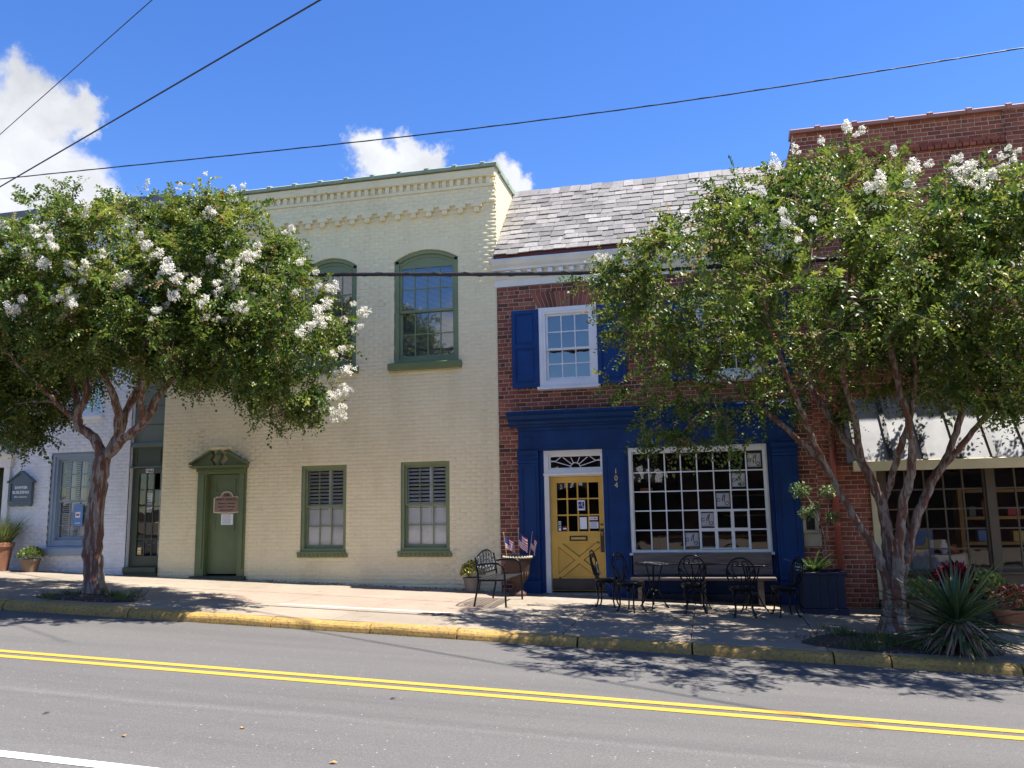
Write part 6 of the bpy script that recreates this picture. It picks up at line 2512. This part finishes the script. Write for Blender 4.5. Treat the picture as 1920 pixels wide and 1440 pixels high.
def monogram(root, cx, cz, s, y, mat, r):
    """flowing script letter with curled tails"""
    off = 0
    curves = [[(-.20, .05), (-.32, .10), (-.43, .02), (-.42, -.10), (-.30, -.13), (-.20, -.04)],
              [(.0, -.12), (.01, .05), (.06, .25), (.12, .40)], [(-.04, -.10), (-.01, .04), (.04, .22)],
              [(.24, .42), (.17, .22), (.15, -.02), (.19, -.25), (.28, -.40), (.41, -.40), (.46, -.27), (.38, -.17), (.27, -.21)], [(.22, .40), (.14, .2), (.13, 0)]]
    b = MB()
    for c in curves:
        b.tube([(cx + p[0] * s, y, cz + p[1] * s) for p in smooth_path([(q[0], q[1], 0) for q in c], 5)], r, 5)
    b.build('monogram', mat, root)


monogram(bp, -2.27, 1.648, .12, .1035, 'white_paint', .003)
stk = notice('sticker_strip', 'narrow strip of stickers at the corner of the yellow door glass', -2.70, -2.655, 1.19, 1.36, .108, 0)
for z, m in ((1.325, 'item_blue'), (1.285, 'ink'), (1.245, 'ink_grey'), (1.205, 'paper')):
    MB().box(-2.696, -2.659, .1045, .1058, z - .012, z + .016).build('sticker', m, stk)
rs = empty('round_sticker', (-2.585, .108, 1.225), 'round red edged sticker low in the yellow door glass', 'sticker')
MB().lathe([(.0, 0), (.05, .0), (.05, .002), (.0, .002)], 18, cap=False).build('ring', 'flag_red', rs, loc=(0, 0, 0))
MB().lathe([(.0, .0022), (.042, .0022), (.042, .003), (.0, .003)], 18, cap=False).build('disc', 'ink', rs, loc=(0, 0, 0))
MB().box(-.03, .03, -.012, .016, .0032, .0036).build('mark', 'paper', rs, loc=(0, 0, 0))
rs.rotation_euler = (R(90), 0, 0)
rows_ = ['top', 'second', 'third', 'fourth', 'bottom']
for k in range(5):
    ci, ri = 7 - k, 4 - k
    cx, cz = wx0 + (ci + .5) * pw, wz0 + (ri + .5) * ph_ + .005
    po = empty('monogram_poster', (cx, .06, cz - .115), 'square white script monogram poster in the %s row of the big shop window' % rows_[k], 'poster', 'monogram posters in the shop window')
    MB().box(cx - .112, cx + .112, .046, .05, cz - .12, cz + .115).build('sheet', 'paper', po)
    MB().box(cx - .135, cx + .135, .0505, .054, cz - .16, cz + .16).build('backing', 'ink', po)
    f = MB()
    frame_rect(f, cx - .104, cx + .104, cz - .112, cz + .107, .004, .0445, .0458)
    f.build('border', 'ink_grey', po)
    monogram(po, cx - .01, cz, .215, .0445, 'ink', .0052)
hn = empty('house_number', (-1.60, -.035, 1.85), 'gold vertical house number 104 on the navy pier', 'house number')
for ch, z in (('1', 2.20), ('0', 2.075), ('4', 1.95)):
    text_part(ch, .135, -1.60, -.034, z, 'gold_digit', hn, name='digit', bold=.0)
dn = empty('number_plate', (-11.37, .105, 2.48), 'white number plate 106A above the glazed side door', 'house number')
MB().box(-11.46, -11.28, .102, .107, 2.485, 2.565).build('plate', 'paper', dn)
text_part('106A', .085, -11.37, .1005, 2.495, 'ink', dn, bold=.002, width=.165)
bpo = notice('blue_poster', 'blue poster inside the blue grey sash window', -13.20, -12.96, 1.40, 1.86, .115, 0, mat='item_blue', cat='poster')
MB().box(-13.14, -13.02, .110, .1125, 1.58, 1.70).build('pale_figure', 'paper', bpo)
MB().box(-13.12, -13.04, .1085, .1099, 1.62, 1.66).build('red_mark', 'item_red', bpo)
MB().box(-13.15, -13.01, .110, .1125, 1.46, 1.475).build('text_lines', 'paper', bpo)
notice('paper_notice', 'white paper hung inside the glazed side door', -11.44, -11.31, 1.66, 2.06, .145, 7, seed=7)
notice('sticker', 'small yellow and white sticker low in the side door glass', -11.585, -11.49, .80, .95, .118, 2, seed=8, mat='item_yellow', ink='paper', cat='sticker')

# display inside the right shop
cab = empty('display_cabinet', (4.75, .95, .40), 'orange wooden shelf unit with boxes inside the brown shop window', 'shelf')
for x in (4.22, 5.55):
    MB().box(x, x + .07, .8, 1.15, .401, 1.80).build('side', 'shelf_wood', cab)
for z in (.42, .85, 1.28, 1.74):
    MB().box(4.291, 5.549, .8, 1.15, z, z + .05).build('shelf', 'shelf_wood', cab)
g = np.random.default_rng(77)
for k, (x, z, w, h, m) in enumerate([(4.40, 1.331, .10, .18, 'grey_green'), (4.62, 1.331, .16, .26, 'item_orange'), (4.63, 1.592, .14, .06, 'item_red'), (5.0, 1.331, .2, .14, 'item_red'), (5.3, 1.331, .12, .2, 'paper'),
                                     (4.5, .901, .16, .2, 'item_blue'), (5.05, .901, .2, .18, 'item_yellow'), (5.35, .901, .1, .24, 'item_red')]):
    names = ['olive tin', 'orange box', 'red box lying on the orange box', 'wide red box', 'white box', 'blue box', 'yellow box', 'tall red box']
    MB().box(x, x + w, .86, .98, z, z + h, c=.006).build('display_box', m, None)
    tag(COL.objects[-1], names[k] + ' on the orange shelf unit in the shop', 'box')
tb = empty('display_table', (3.6, .75, .40), 'low table under pale cloth behind the brown shop window', 'table')
MB().box(3.0, 4.15, .45, 1.05, .66, .70).build('table_top', 'cloth_pale', tb)
dr_ = MB()
K = 40
for k in range(K):
    x0_, x1_ = 2.99 + 1.17 * k / K, 2.99 + 1.17 * (k + 1) / K
    dr_.quad((x0_, .44 + .012 * math.sin(k * 1.7), .402), (x1_, .44 + .012 * math.sin((k + 1) * 1.7), .402), (x1_, .44, .701), (x0_, .44, .701))
dr_.build('cloth_drop', 'cloth_pale', tb)
for x in (3.05, 4.05):
    MB().box(x, x + .05, .98, 1.03, .401, .659).build('leg', 'shelf_wood', tb)
pa_ = empty('painting', (3.45, .60, .70), 'blue canvas with a yellow crescent propped in the brown shop window', 'painting')
MB().box(3.25, 3.72, .60, .625, .702, 1.14).build('canvas', 'item_blue', pa_)
cr = []
for k in range(9):
    a = -.3 + 2.6 * k / 8
    cr.append((3.50 + .15 * math.cos(-a), .92 + .17 * math.sin(-a)))
for k in range(9):
    a = 2.3 - 2.6 * k / 8
    cr.append((3.52 + .09 * math.cos(-a), .97 + .12 * math.sin(-a)))
MB().prism_y(cr[::-1], .595, .5995).build('crescent', 'item_yellow', pa_)
MB().box(3.32, 3.66, .5965, .5998, .72, .78).build('purple_band', 'item_purple', pa_)
for k, (x, z0_, h_, m, lab) in enumerate([(3.88, .702, .24, 'paper', 'white vase beside the propped blue canvas'), (4.05, .702, .16, 'item_orange', 'small orange vase on the cloth covered table'), (3.08, .702, .22, 'item_red', 'red vase near the cream corner post')]):
    vv = empty('vase', (x, .62, z0_), lab, 'vase')
    MB().lathe([(.04, 0), (.07, h_ * .35), (.05, h_ * .75), (.03, h_ * .85), (.04, h_)], 16).build('body', m, vv, smooth=True, loc=(0, 0, 0))
    MB().lathe([(.028, h_ + .001), (.044, h_ + .004), (.04, h_ + .012)], 16, cap=False).build('lip', m, vv, loc=(0, 0, 0))

# ------------------------------------------------------------------ small things on the pavement and road
for x, y, lab in ((-4.05, -3.34, 'round rusty meter cover nearer the cream building, one of two in the pavement'), (-3.80, -3.28, 'round rusty meter cover nearer the metal bench, one of two in the pavement')):
    mc = empty('meter_cover', (x, y, zs(x, y)), lab, 'meter cover', 'meter covers')
    MB().lathe([(.0, .012), (.13, .012), (.14, .006), (.145, .0)], 24, cap=False).build('lid', 'meter_iron', mc, loc=(0, 0, 0))
    f = MB()
    for k in range(5):
        f.box(-.09, .09, -.085 + k * .04, -.075 + k * .04, .0122, .016)
    f.build('ribs', 'meter_iron', mc, loc=(0, 0, 0))
g = np.random.default_rng(17)
for k in range(9):
    x, y = g.uniform(-5.5, 2.2), g.uniform(-11, -7.8)
    lf = MB()
    L, W = g.uniform(.05, .08), g.uniform(.025, .04)
    lf.add([(-L / 2, 0, 0), (0, -W / 2, .012), (L / 2, 0, .004), (0, W / 2, .014), (0, 0, .004)], [(0, 1, 4), (1, 2, 4), (2, 3, 4), (3, 0, 4)])
    o = lf.build('fallen_leaf', 'shelf_wood' if k % 3 else 'soil', None, loc=(x, y, zr(x, y) + .004))
    o.rotation_euler = (0, 0, g.uniform(0, 6))
    tag(o, 'dry fallen leaf lying on the grey road surface', 'leaf', 'fallen leaves on the road')
# dry litter gathered along the wall foot
n = 900
X = g.uniform(-9, 2.6, n)
Yv = -np.abs(g.normal(size=n)) * .10 - .03
P = np.stack([X, Yv, [zs(a, c) + .012 for a, c in zip(X, Yv)]], 1)
D = unit(np.stack([g.normal(size=n), g.normal(size=n), g.normal(size=n) * .15], 1))
U = unit(np.stack([g.normal(size=n) * .4, g.normal(size=n) * .4, np.ones(n)], 1))
o = bpy.data.objects.new('leaf_litter', leaf_mesh('leaf_litter', P, D, U, g.uniform(.02, .05, n), g.uniform(.012, .025, n), g.random(n), 'litter'))
COL.objects.link(o)
tag(o, 'dry leaf litter along the foot of the walls', 'leaf litter', kind='stuff')

# ------------------------------------------------------------------ the other side of the street (behind the viewer, mirrored in the glass)
opp = empty('opposite_building', (-3, -27, 0), 'brick shop across the street with a striped awning', 'building')
MB().box(-24, 22, -36, -25, -1.2, 6.2).build('wall', 'cross_brick', opp)
MB().box(-24.2, 22.2, -36.2, -24.8, 6.201, 6.5).build('parapet', 'flashing', opp)
for k in range(10):
    x = -21.5 + k * 4.4
    w = MB().box(x, x + 1.2, -25.05, -24.98, 3.7, 5.4).build('window', 'interior_dark', opp)
    MB().box(x - .3, x + 2.6, -25.05, -24.98, .6, 2.5).build('shop_window', 'interior_dark', opp)
for k in range(36):
    x = -12 + k * .28
    MB().prism_x([(-25.0, 3.4), (-23.6, 2.6), (-23.6, 2.63), (-25.0, 3.44)], x, x + .28).build('awning_stripe', 'white_paint' if k % 2 else 'awning_black', opp)
